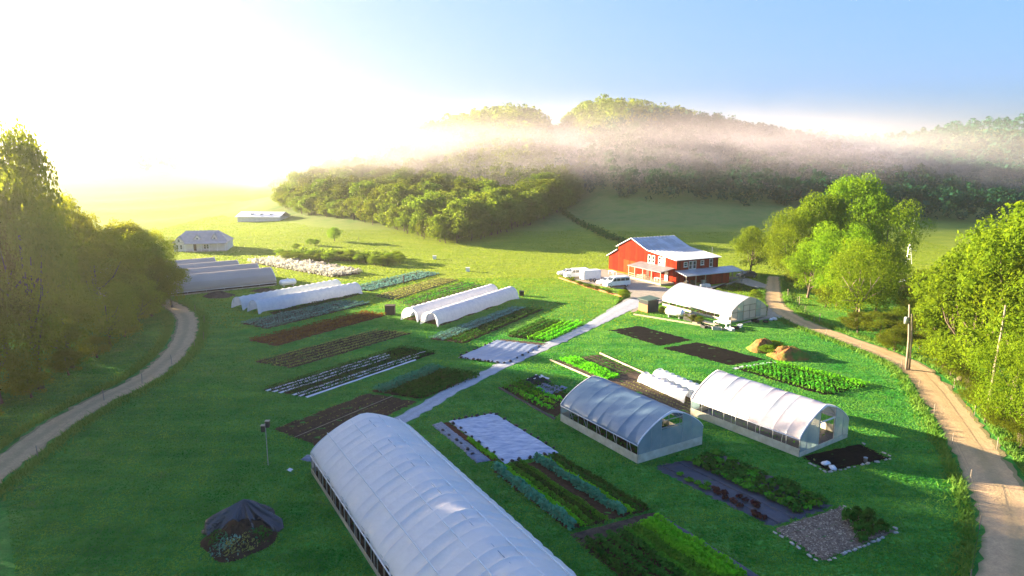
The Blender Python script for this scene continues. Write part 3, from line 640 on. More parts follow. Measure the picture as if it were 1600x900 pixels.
def end_panels(t, x, w, h, hs, p, cuts, z0s, z1s, mat, names, out=0.03):
    """film panels of an end wall between the studs; z1 None follows the arch"""
    zf = lambda y: zarch(y, w, h, hs, p)
    for a, b, z0, z1, nm, m in zip(cuts[:-1], cuts[1:], z0s, z1s, names, mat):
        if nm is None: continue
        ys_ = np.linspace(a + .02, b - .02, 7); top = [(zf(y) - 0.03) if z1 is None else min(z1, zf(y) - .03) for y in ys_]
        poly = [(x, y, z0) for y in (a + .02, b - .02)] + [(x, y, z) for y, z in zip(ys_[::-1], top[::-1])]
        mbx = MB(); mbx.prism(poly, (0.012, 0, 0)); mbx.build(nm, m, t)
    sb = MB()
    for c in cuts[1:-1]: 
        sb = MB(); sb.box((x - .06, c - .035, 0.0), (x - .003, c + .035, zf(c) - .02)); sb.build('stud', M['steel'], t)
def greenhouse(label, origin, ang, L, w, h, hs, nbay, film, lo_gap, hi_gap, p=0.8, front=None, back=None, board='base_board', board_h=0.7, inside=None, hem=True, sag=.09):
    """origin: far left base corner; local x runs towards the viewer's end, y across to the right"""
    t = thing('greenhouse', label, 'greenhouse', (origin.x, origin.y, 0), ang)
    Y0 = w / 2                               # centre line offset: shift all parts by w/2
    pts = []
    def fin(o): o.location.y += Y0; return o
    kids0 = set()
    film_cover('cover', M[film], t, L, w, h, hs, hi_gap, nbay, sag, p=p)
    hb_ = MB(); hb_.tube(hoop_pts(0, w - .06, h - .05, hs, p), 0.035, 6)
    me = hb_.mesh('hoop', M['steel'], True)
    for b in range(nbay + 1):
        o = link('hoop', me, t); o.location.x = b / nbay * L + (0.05 if b == 0 else (-0.05 if b == nbay else 0))
    for s in (-1, 1):
        x_ = MB(); x_.box((0, s * w / 2 - .03, 0.0), (L, s * w / 2 + .03, lo_gap)); x_.build('base_board', M[board], t)
        x_ = MB(); x_.tube([(0, s * (w / 2 + .03), hi_gap + .02), (L, s * (w / 2 + .03), hi_gap)], .05, 6); x_.build('roll_bar', M['hem'], t, True)
        x_ = MB(); x_.tube([(0, s * (w / 2 - .1), hs), (L, s * (w / 2 - .1), hs)], .03, 5); x_.build('purlin', M['steel'], t, True)
    x_ = MB(); x_.tube([(0, 0, h - .14), (L, 0, h - .14)], .03, 5); x_.build('purlin', M['steel'], t, True)
    for x, dirn in ((0, -1), (L, 1)):
        x_ = MB(); x_.box((x - .03 + .06 * (dirn > 0) - .03, -w / 2 + .04, 0), (x + .03 + .06 * (dirn > 0) - .03, w / 2 - .04, board_h * .8)); x_.build('end_board', M[board], t)
    if hem:
        for x in (0, L):                    # scalloped white edge of the cover
            pr = arch(w + .1, h + .05, hs, 31, p); vs = []; fs = []
            for i, (y, z) in enumerate(pr):
                sc = 0.10 + 0.30 * abs(math.sin(i / 30 * math.pi * 3))
                dx = 1 if x else -1
                vs += [(x - dx * .08, y, z), (x + dx * .03, y * (1 - .0), z), (x + dx * .035, y * (1 - sc * .16), hs + (z - hs) * (1 - sc * .22) - .02)]
            for i in range(30):
                a, b = 3 * i, 3 * i + 3; fs += [(a, b, b + 1, a + 1), (a + 1, b + 1, b + 2, a + 2)]
            x_ = MB(); x_.add(vs, fs); x_.build('hem', M['hem'], t, True)
    sl = MB(); sl.box((0.1, -w / 2 + .1, 0.01), (L - .1, w / 2 - .1, 0.07)); sl.build('soil', M['soil' if inside != 'cloth' else 'weed_cloth'], t)
    if inside == 'plants':
        for k in range(5):
            y = -w / 2 + .9 + k * (w - 1.8) / 4; crop_row((.6, y), (L - .6, y), 1.0, 0.75, 500, .2, 'crop_dark', t)
    elif inside == 'cloth':
        for k in range(6):
            y = -w / 2 + .7 + k * (w - 1.4) / 5; crop_row((.6, y), (L - .6, y), .4, 0.25, 140, .13, 'crop_green', t, clump=.5)
    elif inside == 'pots':
        for k in range(4):
            y = -w / 2 + 1 + k * (w - 2) / 3; crop_row((.6, y), (L - 1.2, y), 1.1, 0.6, 300, .22, 'crop_green', t)
    for c in t.children: c.location.y += Y0
    AVOID.append(np.array([(t.matrix_world @ Vector(q))[:2] if False else ((Matrix.Translation(t.location) @ Matrix.Rotation(ang, 4, 'Z')) @ Vector(q))[:2] for q in ((-.2, -.2, 0), (L + .2, -.2, 0), (L + .2, w + .2, 0), (-.2, w + .2, 0))]))
    return t
def adjust(t, w, fn):
    """add parts in centre-line coordinates, then shift them like the rest"""
    old = set(t.children); fn()
    for c in t.children:
        if c not in old: c.location.y += w / 2
# 1. the white tunnel in the foreground (far left corner at 487,738)
A = P(487, 738); B = P(590, 900); ang1 = math.atan2(B.y - A.y, B.x - A.x)
g1 = greenhouse('long white plastic tunnel in the foreground, cut off by the bottom of the picture', A, ang1, 32.4, 9.4, 4.4, 1.75, 27, 'white_film', 0.34, 1.5, 0.72, board='wood', board_h=.5, inside='plants', hem=False, sag=.15)
def f1():
    end_panels(g1, -.02, 9.4, 4.4, 1.75, .72, [-4.7, -4.0, -1.5, 1.5, 4.7], [.3] * 4, [None] * 4, [M['white_film']] * 4, ['end_panel'] * 4)
    for s in (-1, 1):
        for k in range(17):
            x_ = MB(); x_.box((.9 + k * 1.9, s * 4.66 - .04, .3), (.98 + k * 1.9, s * 4.66 + .04, 1.55)); x_.build('side_post', M['old_wood'], g1)
    for yy, zz in ((-3.2, 3.35), (-1.2, 4.16), (1.2, 4.16), (3.2, 3.35)):
        x_ = MB(); x_.box((0, yy - .03, zz - .16), (32.4, yy + .03, zz - .1)); x_.build('batten', M['white_trim'], g1)
adjust(g1, 9.4, f1)
# 2. bluish greenhouse in the middle
A = P(876, 657.5); B = P(996, 724); C = P(1109, 700)
ang2 = math.atan2(B.y - A.y, B.x - A.x); w2 = (C - B).length; L2 = (B - A).length
g2 = greenhouse('bluish plastic greenhouse with closed glassy front wall and a pale low side board', A, ang2, L2, w2, 4.05, 1.75, 8, 'sky_film', 0.75, 1.6, 0.75, board_h=1.0, inside='plants')
def f2():
    c_ = M['clear_film']
    end_panels(g2, L2 + .04, w2, 4.05, 1.75, .75, [-w2/2, -w2/2+1.5, -1.3, 1.3, w2/2-1.5, w2/2], [.8] * 5, [None, None, 2.55, None, None], [c_] * 5, ['end_panel', 'end_panel', 'door_panel', 'end_panel', 'end_panel'])
    end_panels(g2, -.05, w2, 4.05, 1.75, .75, [-w2/2, -w2/2+1.2, -1.0, 1.0, w2/2], [.8] * 4, [None, None, None, None], [c_] * 4, ['end_panel', None, None, 'end_panel'])
    x_ = MB(); x_.box((L2 - .02, -1.3, 2.6), (L2 + .06, 1.3, 2.68)); x_.box((L2 - .02, -1.3, 3.3), (L2 + .05, 1.3, 3.36)); x_.build('door_frame', M['steel'], g2)
    for k in range(5):
        x_ = MB(); x_.beam((1.4 + k * 2.2, -w2/2 + .08, 1.65), (.9 + k * 2.2, -w2/2 + .9, .2), .05, .05); x_.build('brace', M['white_metal'], g2)
adjust(g2, w2, f2)
# 3. grey pink greenhouse on the right
A = P(1079, 648); B = P(1248, 714); C = P(1342, 690)
ang3 = math.atan2(B.y - A.y, B.x - A.x); w3 = (C - B).length; L3 = (B - A).length
g3 = greenhouse('pinkish grey plastic greenhouse with its front doorway open, right of the bluish one', A, ang3, L3, w3, 4.1, 1.75, 9, 'gray_film', 0.75, 1.6, 0.75, board_h=.55, inside='cloth')
def f3():
    c_ = M['gray_film']
    end_panels(g3, L3 + .04, w3, 4.1, 1.75, .75, [-w3/2, -w3/2+1.0, -1.0, 1.5, w3/2-1.0, w3/2], [.05, .05, .4, .05, .05], [None, None, None, None, None], [M['clear_film']] * 5, ['end_panel', 'end_panel', None, 'end_panel', 'end_panel'])
    end_panels(g3, -.05, w3, 4.1, 1.75, .75, [-w3/2, -w3/2+1.4, 0, w3/2], [.05] * 3, [None] * 3, [M['clear_film']] * 3, ['end_panel', None, 'end_panel'])
    x_ = MB(); x_.box((L3 - .02, -1.0, 2.5), (L3 + .06, 1.5, 2.62)); x_.build('door_frame', M['white_metal'], g3)
    for k in range(4):
        x_ = MB(); x_.beam((2.2 + k * 2.8, -w3/2 + .08, 1.65), (1.5 + k * 2.8, -w3/2 + 1.0, .2), .05, .05); x_.build('brace', M['white_metal'], g3)
adjust(g3, w3, f3)
# 4. cream greenhouse below the barn
A = P(1035, 477); B = P(1142, 504); C = P(1200, 495)
ang4 = math.atan2(B.y - A.y, B.x - A.x); w4 = (C - B).length; L4 = (B - A).length
g4 = greenhouse('cream white greenhouse with a gridded gable end, standing below the red barn', A, ang4, L4, w4, 3.8, 1.6, 9, 'cream_film', 0.35, 0.9, 0.72, sag=.05, board_h=.4, inside='pots', hem=False)
def f4():
    end_panels(g4, L4 + .04, w4, 3.8, 1.6, .72, [-w4/2, -w4/2+1.4, -1.5, 1.5, w4/2-1.5, w4/2], [.1] * 5, [None] * 5, [M['cream_film'], M['clear_film'], M['cream_film'], M['clear_film'], M['cream_film']], ['end_panel', 'end_panel', 'door_panel', 'end_panel', 'end_panel'])
    x_ = MB(); x_.box((L4 + .06, -w4/2, 1.5), (L4 + .10, w4/2, 1.57)); x_.box((L4 + .06, -1.5, 2.5), (L4 + .10, 1.5, 2.58)); x_.box((L4 + .06, -1.54, .1), (L4 + .10, -1.47, 2.5)); x_.box((L4 + .06, 1.47, .1), (L4 + .10, 1.54, 2.5)); x_.box((L4+.06, -.03, .1), (L4+.1, .03, 2.5)); x_.build('door_frame', M['old_wood'], g4)
adjust(g4, w4, f4)
# 5. four tan covered houses side by side on the left, seen from the side, each reaching less far to the right
A = P(205, 470); B = P(432, 446); dr5 = (B - A).normalized(); pp5 = Vector((-dr5.y, dr5.x, 0)); ang5 = math.atan2(dr5.y, dr5.x)
def u_of(q): return 800 + q.x / (q.y * math.cos(PITCH) + HC * math.sin(PITCH)) * FPX
for k_, (ue, lab5) in enumerate(((433, 'nearest of the four tan covered houses, its curved end beside the white gas tank'), (410, 'second of the four tan covered houses, counted from the white gas tank'), (379, 'third of the four tan covered houses, counted from the white gas tank'), (343, 'farthest of the four tan covered houses, on the side of the farmhouse'))):
    q5 = B + pp5 * (7.6 * k_)
    while u_of(q5) > ue: q5 = q5 - dr5 * .25
    o5 = A + pp5 * (7.6 * k_) - dr5 * 4; L5 = (q5 - o5).length
    g5 = greenhouse(lab5, o5, ang5, L5, 7.4, 3.5, 1.1, 9, 'tan_film', 0.25, 0.6, 0.7, sag=.03, board='wood', board_h=.4, hem=True)
    def f5():
        end_panels(g5, L5 + .04, 7.4, 3.5, 1.1, .7, [-3.7, -1.6, 1.6, 3.7], [.1] * 3, [None] * 3, [M['cream_film'], M['tan_film'], M['cream_film']], ['end_panel', 'door_panel', 'end_panel'])
    adjust(g5, 7.4, f5)

# ------------------------------------------------------------------ cloth tunnels over the beds
def row_tunnel(label, p, q, w, h, n, mat='fleece', ends=True, group=None, name='row_tunnel', lift=0.25, sag=.055):
    d = q - p; ang = math.atan2(d.y, d.x); L = d.length
    t = thing(name, label, 'row cover', (p.x, p.y, 0), ang, group)
    vs = []; K = 17; xs_ = []
    for b in range(n):
        for k in range(4): xs_.append((b + k / 4, 4 * (k / 4) * (1 - k / 4)))
    xs_.append((n, 0))
    for i, (b, s) in enumerate(xs_):
        x = b / n * L; e = min(b, n - b)
        lf = lift * (0.6 + .4 * math.sin(b * 1.3)) if 0.4 < e else 0.0
        for k in range(K):
            a = math.pi * k / (K - 1); y = -w / 2 * math.cos(a); z = h * math.sin(a) ** .75
            rr = 1 - s * sag * (0.4 + .6 * math.sin(a)); z = z * rr; y *= 1 - s * sag * .35
            if e < 0.4: y *= 1.06 + .1 * (1 if k in (0, K - 1) else 0); x_ = x + (-.25 if b < 1 else .25) * (abs(math.cos(a)) ** 2)
            else: x_ = x
            z = max(z, lf if k in (0, K - 1) else lf * .9)
            vs.append((x_, y, z + .05))
    m = len(xs_); ix = np.arange(m * K).reshape(m, K)
    F = np.stack([ix[:-1, :-1], ix[:-1, 1:], ix[1:, 1:], ix[1:, :-1]], -1).reshape(-1, 4)
    link('fabric', np_mesh('fabric', vs, F, M[mat], True), t)
    hb_ = MB(); hb_.tube([(0, -w / 2 * math.cos(a) * .99, h * math.sin(a) ** .75 * .985 + .04) for a in np.linspace(0, math.pi, 13)], .022, 5); me = hb_.mesh('hoop', M['steel'], True)
    for b in range(n + 1):
        o = link('hoop', me, t); o.location.x = b / n * L
    return t
row_tunnel('white cloth tunnel of the left pair, the front one nearer the blue green rows', P(397, 489), P(556, 458), 3.0, 2.2, 16)
row_tunnel('white cloth tunnel of the left pair, the rear one, nearer the white tank', P(372, 483), P(526, 453), 3.0, 2.2, 16)
row_tunnel('ribbed white cloth tunnel of the middle pair, the front one with both open ends showing', P(671, 509), P(798, 466), 3.0, 2.3, 18)
row_tunnel('ribbed white cloth tunnel of the middle pair, the rear one beside the brown furrows', P(640, 502), P(768, 462), 3.0, 2.3, 18)
row_tunnel('low white quilted tunnel touching the far end of the pinkish greenhouse, nearer the brown rows', P(1008, 596), P(1077, 628), 1.7, 1.15, 7, lift=0.0, sag=.16)
row_tunnel('low white quilted tunnel touching the far end of the pinkish greenhouse, the farther one', P(1030, 590), P(1095, 618), 1.7, 1.15, 7, lift=0.0, sag=.16)

# ------------------------------------------------------------------ vegetable beds
def lerp(a, b, s): return a + (b - a) * s
def soil_patch(quad, mat, parent, z=0.05, org=Vector((0, 0, 0)), name='soil', jit=.13, nu=30, nv=14):
    a, b, c, d = [np.array(q[:2]) for q in quad]; vs = []
    for i in range(nu + 1):
        for j in range(nv + 1):
            u, v = i / nu, j / nv; q = (a * (1 - u) + b * u) * (1 - v) + (d * (1 - u) + c * u) * v
            edge = i in (0, nu) or j in (0, nv); 
            if edge: q = q + rng.normal(0, jit, 2)
            vs.append((q[0] - org.x, q[1] - org.y, -0.02 if edge else z + rng.normal(0, .03) + .03 * math.sin(v * math.pi * 2 * nv / 2)))
    ix = np.arange((nu + 1) * (nv + 1)).reshape(nu + 1, nv + 1)
    F = np.stack([ix[:-1, :-1], ix[1:, :-1], ix[1:, 1:], ix[:-1, 1:]], -1).reshape(-1, 4)
    return link(name, np_mesh(name, vs, F, M[mat]), parent)
def bed(label, quad, soil, rows, cat='vegetable bed', name='vegetable_bed'):
    """quad: photo corners; rows run from side 0-3 to side 1-2. rows: (s, width, height, leaves per metre, leaf size, material[, clump, u0, u1])"""
    q = [P(*x) for x in quad]; org = (q[0] + q[1] + q[2] + q[3]) / 4
    t = thing(name, label, cat, (org.x, org.y, 0)); soil_patch(q, soil, t, org=org); AVOID.append(np.array([(x + (org - x).normalized() * .35)[:2] for x in q]))
    for r in rows:
        s, wd, hh, den, lf, mt = r[:6]; cl = r[6] if len(r) > 6 else None; u0 = r[7] if len(r) > 7 else 0.01; u1 = r[8] if len(r) > 8 else 0.99
        a = lerp(q[0], q[3], s) - org; b = lerp(q[1], q[2], s) - org; a, b = lerp(a, b, u0), lerp(a, b, u1)
        crop_row(a, b, wd, hh, int(den * (b - a).length), lf, mt, t, clump=cl)
    return t, q, org
def strip(t, q, org, s0, s1, u0, u1, mat, name, z=.085, sub=14, wob=.03):
    """a flat strip of mulch film or cloth along a bed"""
    a0 = lerp(q[0], q[3], s0) - org; b0 = lerp(q[1], q[2], s0) - org; a1 = lerp(q[0], q[3], s1) - org; b1 = lerp(q[1], q[2], s1) - org
    vs = []; K = 5
    for i in range(sub + 1):
        for k in range(K):
            v = k / (K - 1); pp = lerp(lerp(a0, b0, u0 + (u1 - u0) * i / sub), lerp(a1, b1, u0 + (u1 - u0) * i / sub), v)
            e = k in (0, K - 1); vs.append((pp.x + (rng.normal(0, wob) if e else 0), pp.y + (rng.normal(0, wob) if e else 0), (0.03 if e else z) + rng.normal(0, .012)))
    ix = np.arange((sub + 1) * K).reshape(sub + 1, K)
    F = np.stack([ix[:-1, :-1], ix[1:, :-1], ix[1:, 1:], ix[:-1, 1:]], -1).reshape(-1, 4)
    return link(name, np_mesh(name, vs, F, M[mat], True), t)
def even(n, *a, lo=.08, hi=.92): return [(lo + (hi - lo) * k / (n - 1), *a) for k in range(n)]
# left block
bed('narrow bed of dark green rows on soil in front of the left cloth tunnels', [(418, 489), (548, 459), (571, 458), (432, 495)], 'soil', even(2, .9, .3, 40, .2, 'crop_dark', lo=.3, hi=.75))
bed('bed of slate blue green brassica rows just below the left cloth tunnels', [(372, 506), (537, 470), (582, 474), (415, 515)], 'soil', even(5, .9, .4, 60, .2, 'crop_slate', .5))
bed('solid reddish brown bed between the slate blue rows and the thin striped rows', [(384, 532), (570, 487), (608, 492), (430, 542)], 'red_soil', even(6, 1.0, .4, 45, .18, 'crop_red'))
bed('bed of thin light green lines on brown soil, above the white striped bed', [(392, 566), (587, 515), (648, 520), (452, 577)], 'soil', even(6, .45, .25, 45, .14, 'crop_straw', .3))
t, q, o = bed('bed striped with white mulch film and black green plants', [(406, 610), (627, 542), (686, 551), (480, 622)], 'dark_soil', even(7, .6, .42, 70, .16, 'crop_dark', .35))
for k in range(7):
    s = .08 + .84 * k / 6
    if k != 3: strip(t, q, o, s + .035, s + .078, .0, .75 + .25 * random.random(), 'hem', 'mulch_strip', z=.14)
bed('dense dark leafy bed beside the gravel track, paler green on its far edge', [(578, 612), (675, 573), (752, 588), (657, 625)], 'soil', even(3, 1.2, .55, 110, .2, 'crop_blue', lo=.06, hi=.26) + even(7, 1.1, .5, 110, .19, 'crop_dark', lo=.38, hi=.95))
t, q, o = bed('bare brown soil bed with scattered seedlings behind the white foreground tunnel', [(423, 671), (575, 613), (655, 627), (500, 700)], 'soil', even(6, .3, .12, 9, .1, 'crop_straw', .6, .05, .95))
x_ = MB(); a = lerp(q[0], q[3], .5) - o; b = lerp(q[1], q[2], .5) - o; x_.tube([(a.x, a.y, .12), (b.x, b.y, .12)], .025, 5); x_.build('drip_line', M['wood'], t)
bed('pale green striped strip far up the field beyond the left cloth tunnels', [(540, 452), (655, 424), (690, 428), (575, 456)], 'soil', even(5, 1.0, .35, 26, .3, 'crop_slate'))
bed('pinkish brown furrowed bed behind the middle cloth tunnels', [(583, 463), (685, 434), (718, 437), (618, 469)], 'gray_soil', even(6, .5, .25, 26, .22, 'crop_straw'))
bed('faint green furrowed strip directly behind the middle cloth tunnels', [(622, 472), (722, 440), (762, 446), (640, 480)], 'gray_soil', even(5, .7, .3, 26, .24, 'crop_green'))
bed('long dark bed running under the open side of the middle cloth tunnels', [(628, 499), (780, 452), (806, 467), (690, 510)], 'soil', even(5, .6, .3, 36, .18, 'crop_dark', .5))
bed('bed of slate blue rows and dark green rows, right below the middle tunnels', [(666, 530), (800, 481), (852, 483), (726, 538)], 'soil', even(4, .8, .4, 55, .18, 'crop_slate', .45, lo=.06, hi=.4) + even(4, .8, .4, 60, .18, 'crop_dark', .45, lo=.52, hi=.92))
bed('lush green bed beside the upper gravel track, half of it bright lettuce', [(790, 526), (847, 500), (914, 507), (857, 535)], 'soil', even(4, 1.0, .45, 75, .2, 'crop_dark', lo=.05, hi=.42) + even(4, 1.0, .45, 75, .22, 'crop_bright', .5, lo=.55, hi=.95))
bed('narrow strip of bare brown soil above the slate blue tarp', [(783, 530), (858, 537), (850, 541), (777, 534)], 'gray_soil', [])
bed('weedy green strip in the far hay field, left of the middle cloth tunnels', [(430, 404), (600, 410), (630, 404), (470, 396)], 'soil', even(3, 4.5, 1.6, 55, .55, 'leaf_wood', lo=.1, hi=.9))
bed('field strip in white blossom between the shade house and the green strip', [(385, 410), (520, 434), (568, 428), (440, 405)], 'soil', even(4, 2.6, 1.1, 55, .45, 'bloom', .9))
# right of the track
t, q, o = bed('long strip bed with bright green and brown rows leading to the low quilted tunnels', [(861, 563), (1082, 658), (1115, 634), (936, 553)], 'gray_soil',
   even(4, .8, .45, 90, .18, 'crop_bright', None, 0.02, .42, lo=.14, hi=.42) + even(4, .35, .22, 40, .13, 'crop_dark', .35, .02, .40, lo=.55, hi=.9) + even(7, .25, .12, 20, .1, 'crop_straw', .5, .5, .98, lo=.1, hi=.9))
for s in (-.02, 1.02):
    x_ = MB(); a = lerp(q[0], q[3], s) - o; b = lerp(q[1], q[2], s) - o; x_.beam((a.x, a.y, .1), tuple(lerp(a, b, .5))[:2] + (.1,), .12, .2); x_.build('edge_board', M['wood'], t)
bed('black earth bed nearest the cream greenhouse', [(949, 516), (1030, 541), (1086, 532), (1000, 509)], 'dark_soil', [])
bed('larger black earth bed, second from the cream greenhouse', [(1033, 544), (1141, 572), (1202, 562), (1089, 534)], 'dark_soil', [])
t, q, o = bed('dark bed dotted with cabbages in rows, beyond the pinkish greenhouse', [(1150, 577), (1289, 619), (1362, 603), (1214, 567)], 'dark_soil', even(8, .55, .38, 50, .2, 'crop_green', .62, lo=.08, hi=.78) + even(2, .6, .42, 60, .18, 'crop_bright', .5, lo=.88, hi=.97))
strip(t, q, o, -.02, 1.02, -.045, .0, 'hem', 'mulch_strip', z=.12)
for k in range(6):
    a = lerp(lerp(q[0], q[1], -.022), lerp(q[3], q[2], -.022), (k + .5) / 6) - o; x_ = MB(); x_.lathe([(.02, 0), (.16, .03), (.14, .14), (.03, .18)], (a.x, a.y, .1), 7); x_.build('soil_clod', M['dark_soil'], t)
# foreground right beds
t, q, o = bed('bed of tall blue green leeks, bright lettuce and dark rows, right of the white tunnel', [(766, 735), (890, 833), (1022, 797), (872, 711)], 'soil',
   [(.06, .8, .75, 330, .24, 'crop_blue'), (.17, .85, .4, 170, .17, 'crop_bright', .3), (.26, .8, .36, 150, .17, 'crop_green', .3), (.345, .8, .36, 140, .17, 'crop_dark', .3), (.43, .8, .36, 150, .17, 'crop_green', .3),
    (.65, .7, .7, 300, .24, 'crop_blue'), (.745, .8, .4, 170, .17, 'crop_bright', .3), (.84, .8, .36, 150, .17, 'crop_dark', .3), (.93, .8, .36, 150, .17, 'crop_dark', .3)])
bed('strip of bare trodden earth between the leek bed and the bottom carrot bed', [(890, 836), (908, 852), (1046, 810), (1024, 799)], 'gray_soil', [])
t, q, o = bed('bottom bed with feathery bright carrot tops and dark greens, cut off by the frame', [(907, 853), (1000, 935), (1190, 905), (1040, 812)], 'soil',
   even(4, 1.1, .5, 150, .2, 'crop_dark', .35, lo=.07, hi=.44) + even(3, .9, .5, 230, .17, 'crop_green', .3, lo=.5, hi=.62) + even(3, 1.0, .75, 330, .17, 'crop_bright', lo=.69, hi=.86))
strip(t, q, o, .93, 1.02, 0, 1, 'weed_cloth', 'weed_cloth', z=.1)
t, q, o = bed('dark woven weed cloth bed with leafy squash plants on its right half', [(1014, 730), (1207, 826), (1311, 791), (1121, 706)], 'weed_cloth', [], name='squash_bed')
for k in range(4): strip(t, q, o, .13 + k * .22, .145 + k * .22, .04, .98, 'weed_cloth', 'cloth_seam', z=.13)
SQ = []
for k, mt in enumerate(('crop_dark', 'crop_green', 'crop_dark', 'crop_purple')):
    n = 46; a = rng.uniform(0, 6.28, n); r_ = np.sqrt(rng.random(n)) * .42; C = np.stack([r_ * np.cos(a), r_ * np.sin(a), .12 + .34 * rng.random(n) * (1 - r_)], 1)
    Vq, Fq = leaf_quads(C, np.stack([np.cos(a) * .5, np.sin(a) * .5, np.ones(n)], 1), .27, .4, .85); SQ.append(np_mesh('squash_plant', Vq, Fq, M[mt]))
def plant(t, q, o, u, v, me, s, name='squash_plant'):
    pp = lerp(lerp(q[0], q[1], u), lerp(q[3], q[2], u), v) - o; ob = link(name, me, t); ob.location = (pp.x, pp.y, .05); ob.rotation_euler.z = random.uniform(0, 6.28); ob.scale = (s, s, s * random.uniform(.8, 1.2)); return ob
for row in range(4):
    for k in range(20):
        if random.random() < .08: continue
        plant(t, q, o, .04 + k / 20 * .94 + random.uniform(-.015, .015), .52 + row * .135 + random.uniform(-.02, .02), SQ[random.choice((0, 0, 1, 2, 0, 1))], random.uniform(.8, 1.25))
for u, v, k in ((.2, .14, 1), (.3, .10, 1), (.36, .13, 1), (.42, .10, 1), (.40, .2, 1), (.45, .11, 1), (.48, .18, 3), (.52, .13, 3), (.55, .18, 3), (.60, .10, 3), (.63, .26, 3), (.66, .11, 3), (.68, .25, 3), (.72, .09, 3), (.74, .25, 3), (.77, .24, 3), (.82, .1, 3), (.86, .07, 3), (.90, .08, 3)):
    plant(t, q, o, u, v, SQ[k], random.uniform(.6, .9))
STONES = []
for k in range(4):
    g = random.Random(k); x_ = MB(); x_.box((-.24, -.12, 0), (.24, .12, .13)); me = x_.mesh('stone', M['stone'], False, .03)
    for vtx in me.vertices: vtx.co += Vector((g.uniform(-.05, .05), g.uniform(-.04, .04), g.uniform(-.02, .03)))
    STONES.append(me)
def edging(t, o, a, b, gap=.25, step=.5, name='stone'):
    a = P(*a) - o; b = P(*b) - o; d = b - a; n = int(d.length / step); an = math.atan2(d.y, d.x)
    for k in range(n):
        if random.random() < gap: continue
        pp = lerp(a, b, (k + .5) / n); ob = link(name, random.choice(STONES), t); ob.location = (pp.x + random.uniform(-.06, .06), pp.y + random.uniform(-.06, .06), .0)
        ob.rotation_euler.z = an + random.uniform(-.4, .4); s = random.uniform(.45, .95); ob.scale = (s, s, s)
t, q, o = bed('chip mulched bed edged with pale stones, dark shrubs in its right corner', [(1207, 828), (1282, 878), (1404, 830), (1314, 791)], 'mulch', [], 'garden bed', 'mulched_bed')
edging(t, o, (1282, 880), (1404, 832)); edging(t, o, (1207, 830), (1280, 879), .35); edging(t, o, (1316, 790), (1406, 829), .45)
n = 700; C = np.stack([rng.normal(0, 1, n), rng.normal(0, 1, n), rng.random(n) ** 2 * .05], 1)
qq = np.array([x[:2] for x in q]); uu = rng.random((n, 2)) * .94 + .03
xy = (qq[0] * (1 - uu[:, :1]) + qq[1] * uu[:, :1]) * (1 - uu[:, 1:]) + (qq[3] * (1 - uu[:, :1]) + qq[2] * uu[:, :1]) * uu[:, 1:]
Vq, Fq = leaf_quads(np.concatenate([xy - np.array(o[:2]), rng.uniform(.07, .12, (n, 1))], 1), np.tile([0, 0, 1.], (n, 1)), .16, .25, .4)
link('wood_chips', np_mesh('wood_chips', Vq, Fq, M['wood']), t)['kind'] = 'stuff'
for u, v in ((.35, .93), (.5, .92), (.62, .9), (.75, .92), (.88, .9), (.42, .8), (.7, .72), (.85, .75), (.93, .6)):
    for _ in range(2):
        ob = plant(t, q, o, u + random.uniform(-.04, .04), v + random.uniform(-.05, .05), SQ[random.choice((0, 2, 0))], random.uniform(.7, 1.1), 'shrub'); ob.scale.z *= 1.9
t, q, o = bed('small dark earth bed edged with stones at the doorway of the pinkish greenhouse', [(1250, 714), (1293, 738), (1393, 716), (1345, 693)], 'dark_soil', even(2, .2, .1, 4, .1, 'crop_straw'), 'garden bed', 'doorway_bed')
edging(t, o, (1254, 719), (1292, 739), .1); edging(t, o, (1294, 739), (1394, 717), .15); edging(t, o, (1346, 692), (1394, 714), .5)
for k, (u, v, s, lb) in enumerate(((1290, 727, 1.0, 'plump white sack lying on the dark doorway bed'), (1301, 733, 1.1, 'flatter white sack at the stone edge of the dark doorway bed'))):
    x_ = MB(); x_.box((-.5, -.32, 0), (.5, .32, .34 - .14 * k)); ob = x_.build('sack', M['white_sack'], None, True, .12); pp = P(u, v); ob.location = (pp.x, pp.y, .06); ob.rotation_euler.z = .4 + k; ob.scale = (s * .8, s * .8, s * .8); tag(ob, lb, 'sack')
x_ = MB(); x_.lathe([(.14, 0), (.17, .36), (.18, .36), (.18, .38), (.15, .38), (.13, .03)], (0, 0, 0), 12); ob = x_.build('bucket', M['steel'], None, True); ob.location = P(1352, 722) + Vector((0, 0, .05)); tag(ob, 'small grey bucket standing on the dark doorway bed', 'bucket')
t, q, o = bed('weedy plot left of the bluish greenhouse with leafy clumps and a dark edging', [(780, 606), (868, 655), (905, 622), (832, 588)], 'soil',
    even(3, 1.2, .6, 60, .24, 'crop_green', .8, .02, .5, lo=.1, hi=.5) + even(3, 1.2, .5, 50, .24, 'crop_bright', .9, .35, .85, lo=.15, hi=.55) + even(2, 1.0, .5, 40, .2, 'crop_dark', .8, .1, .9, lo=.75, hi=.92))
strip(t, q, o, -.04, .02, 0, 1, 'black', 'edging', z=.14)

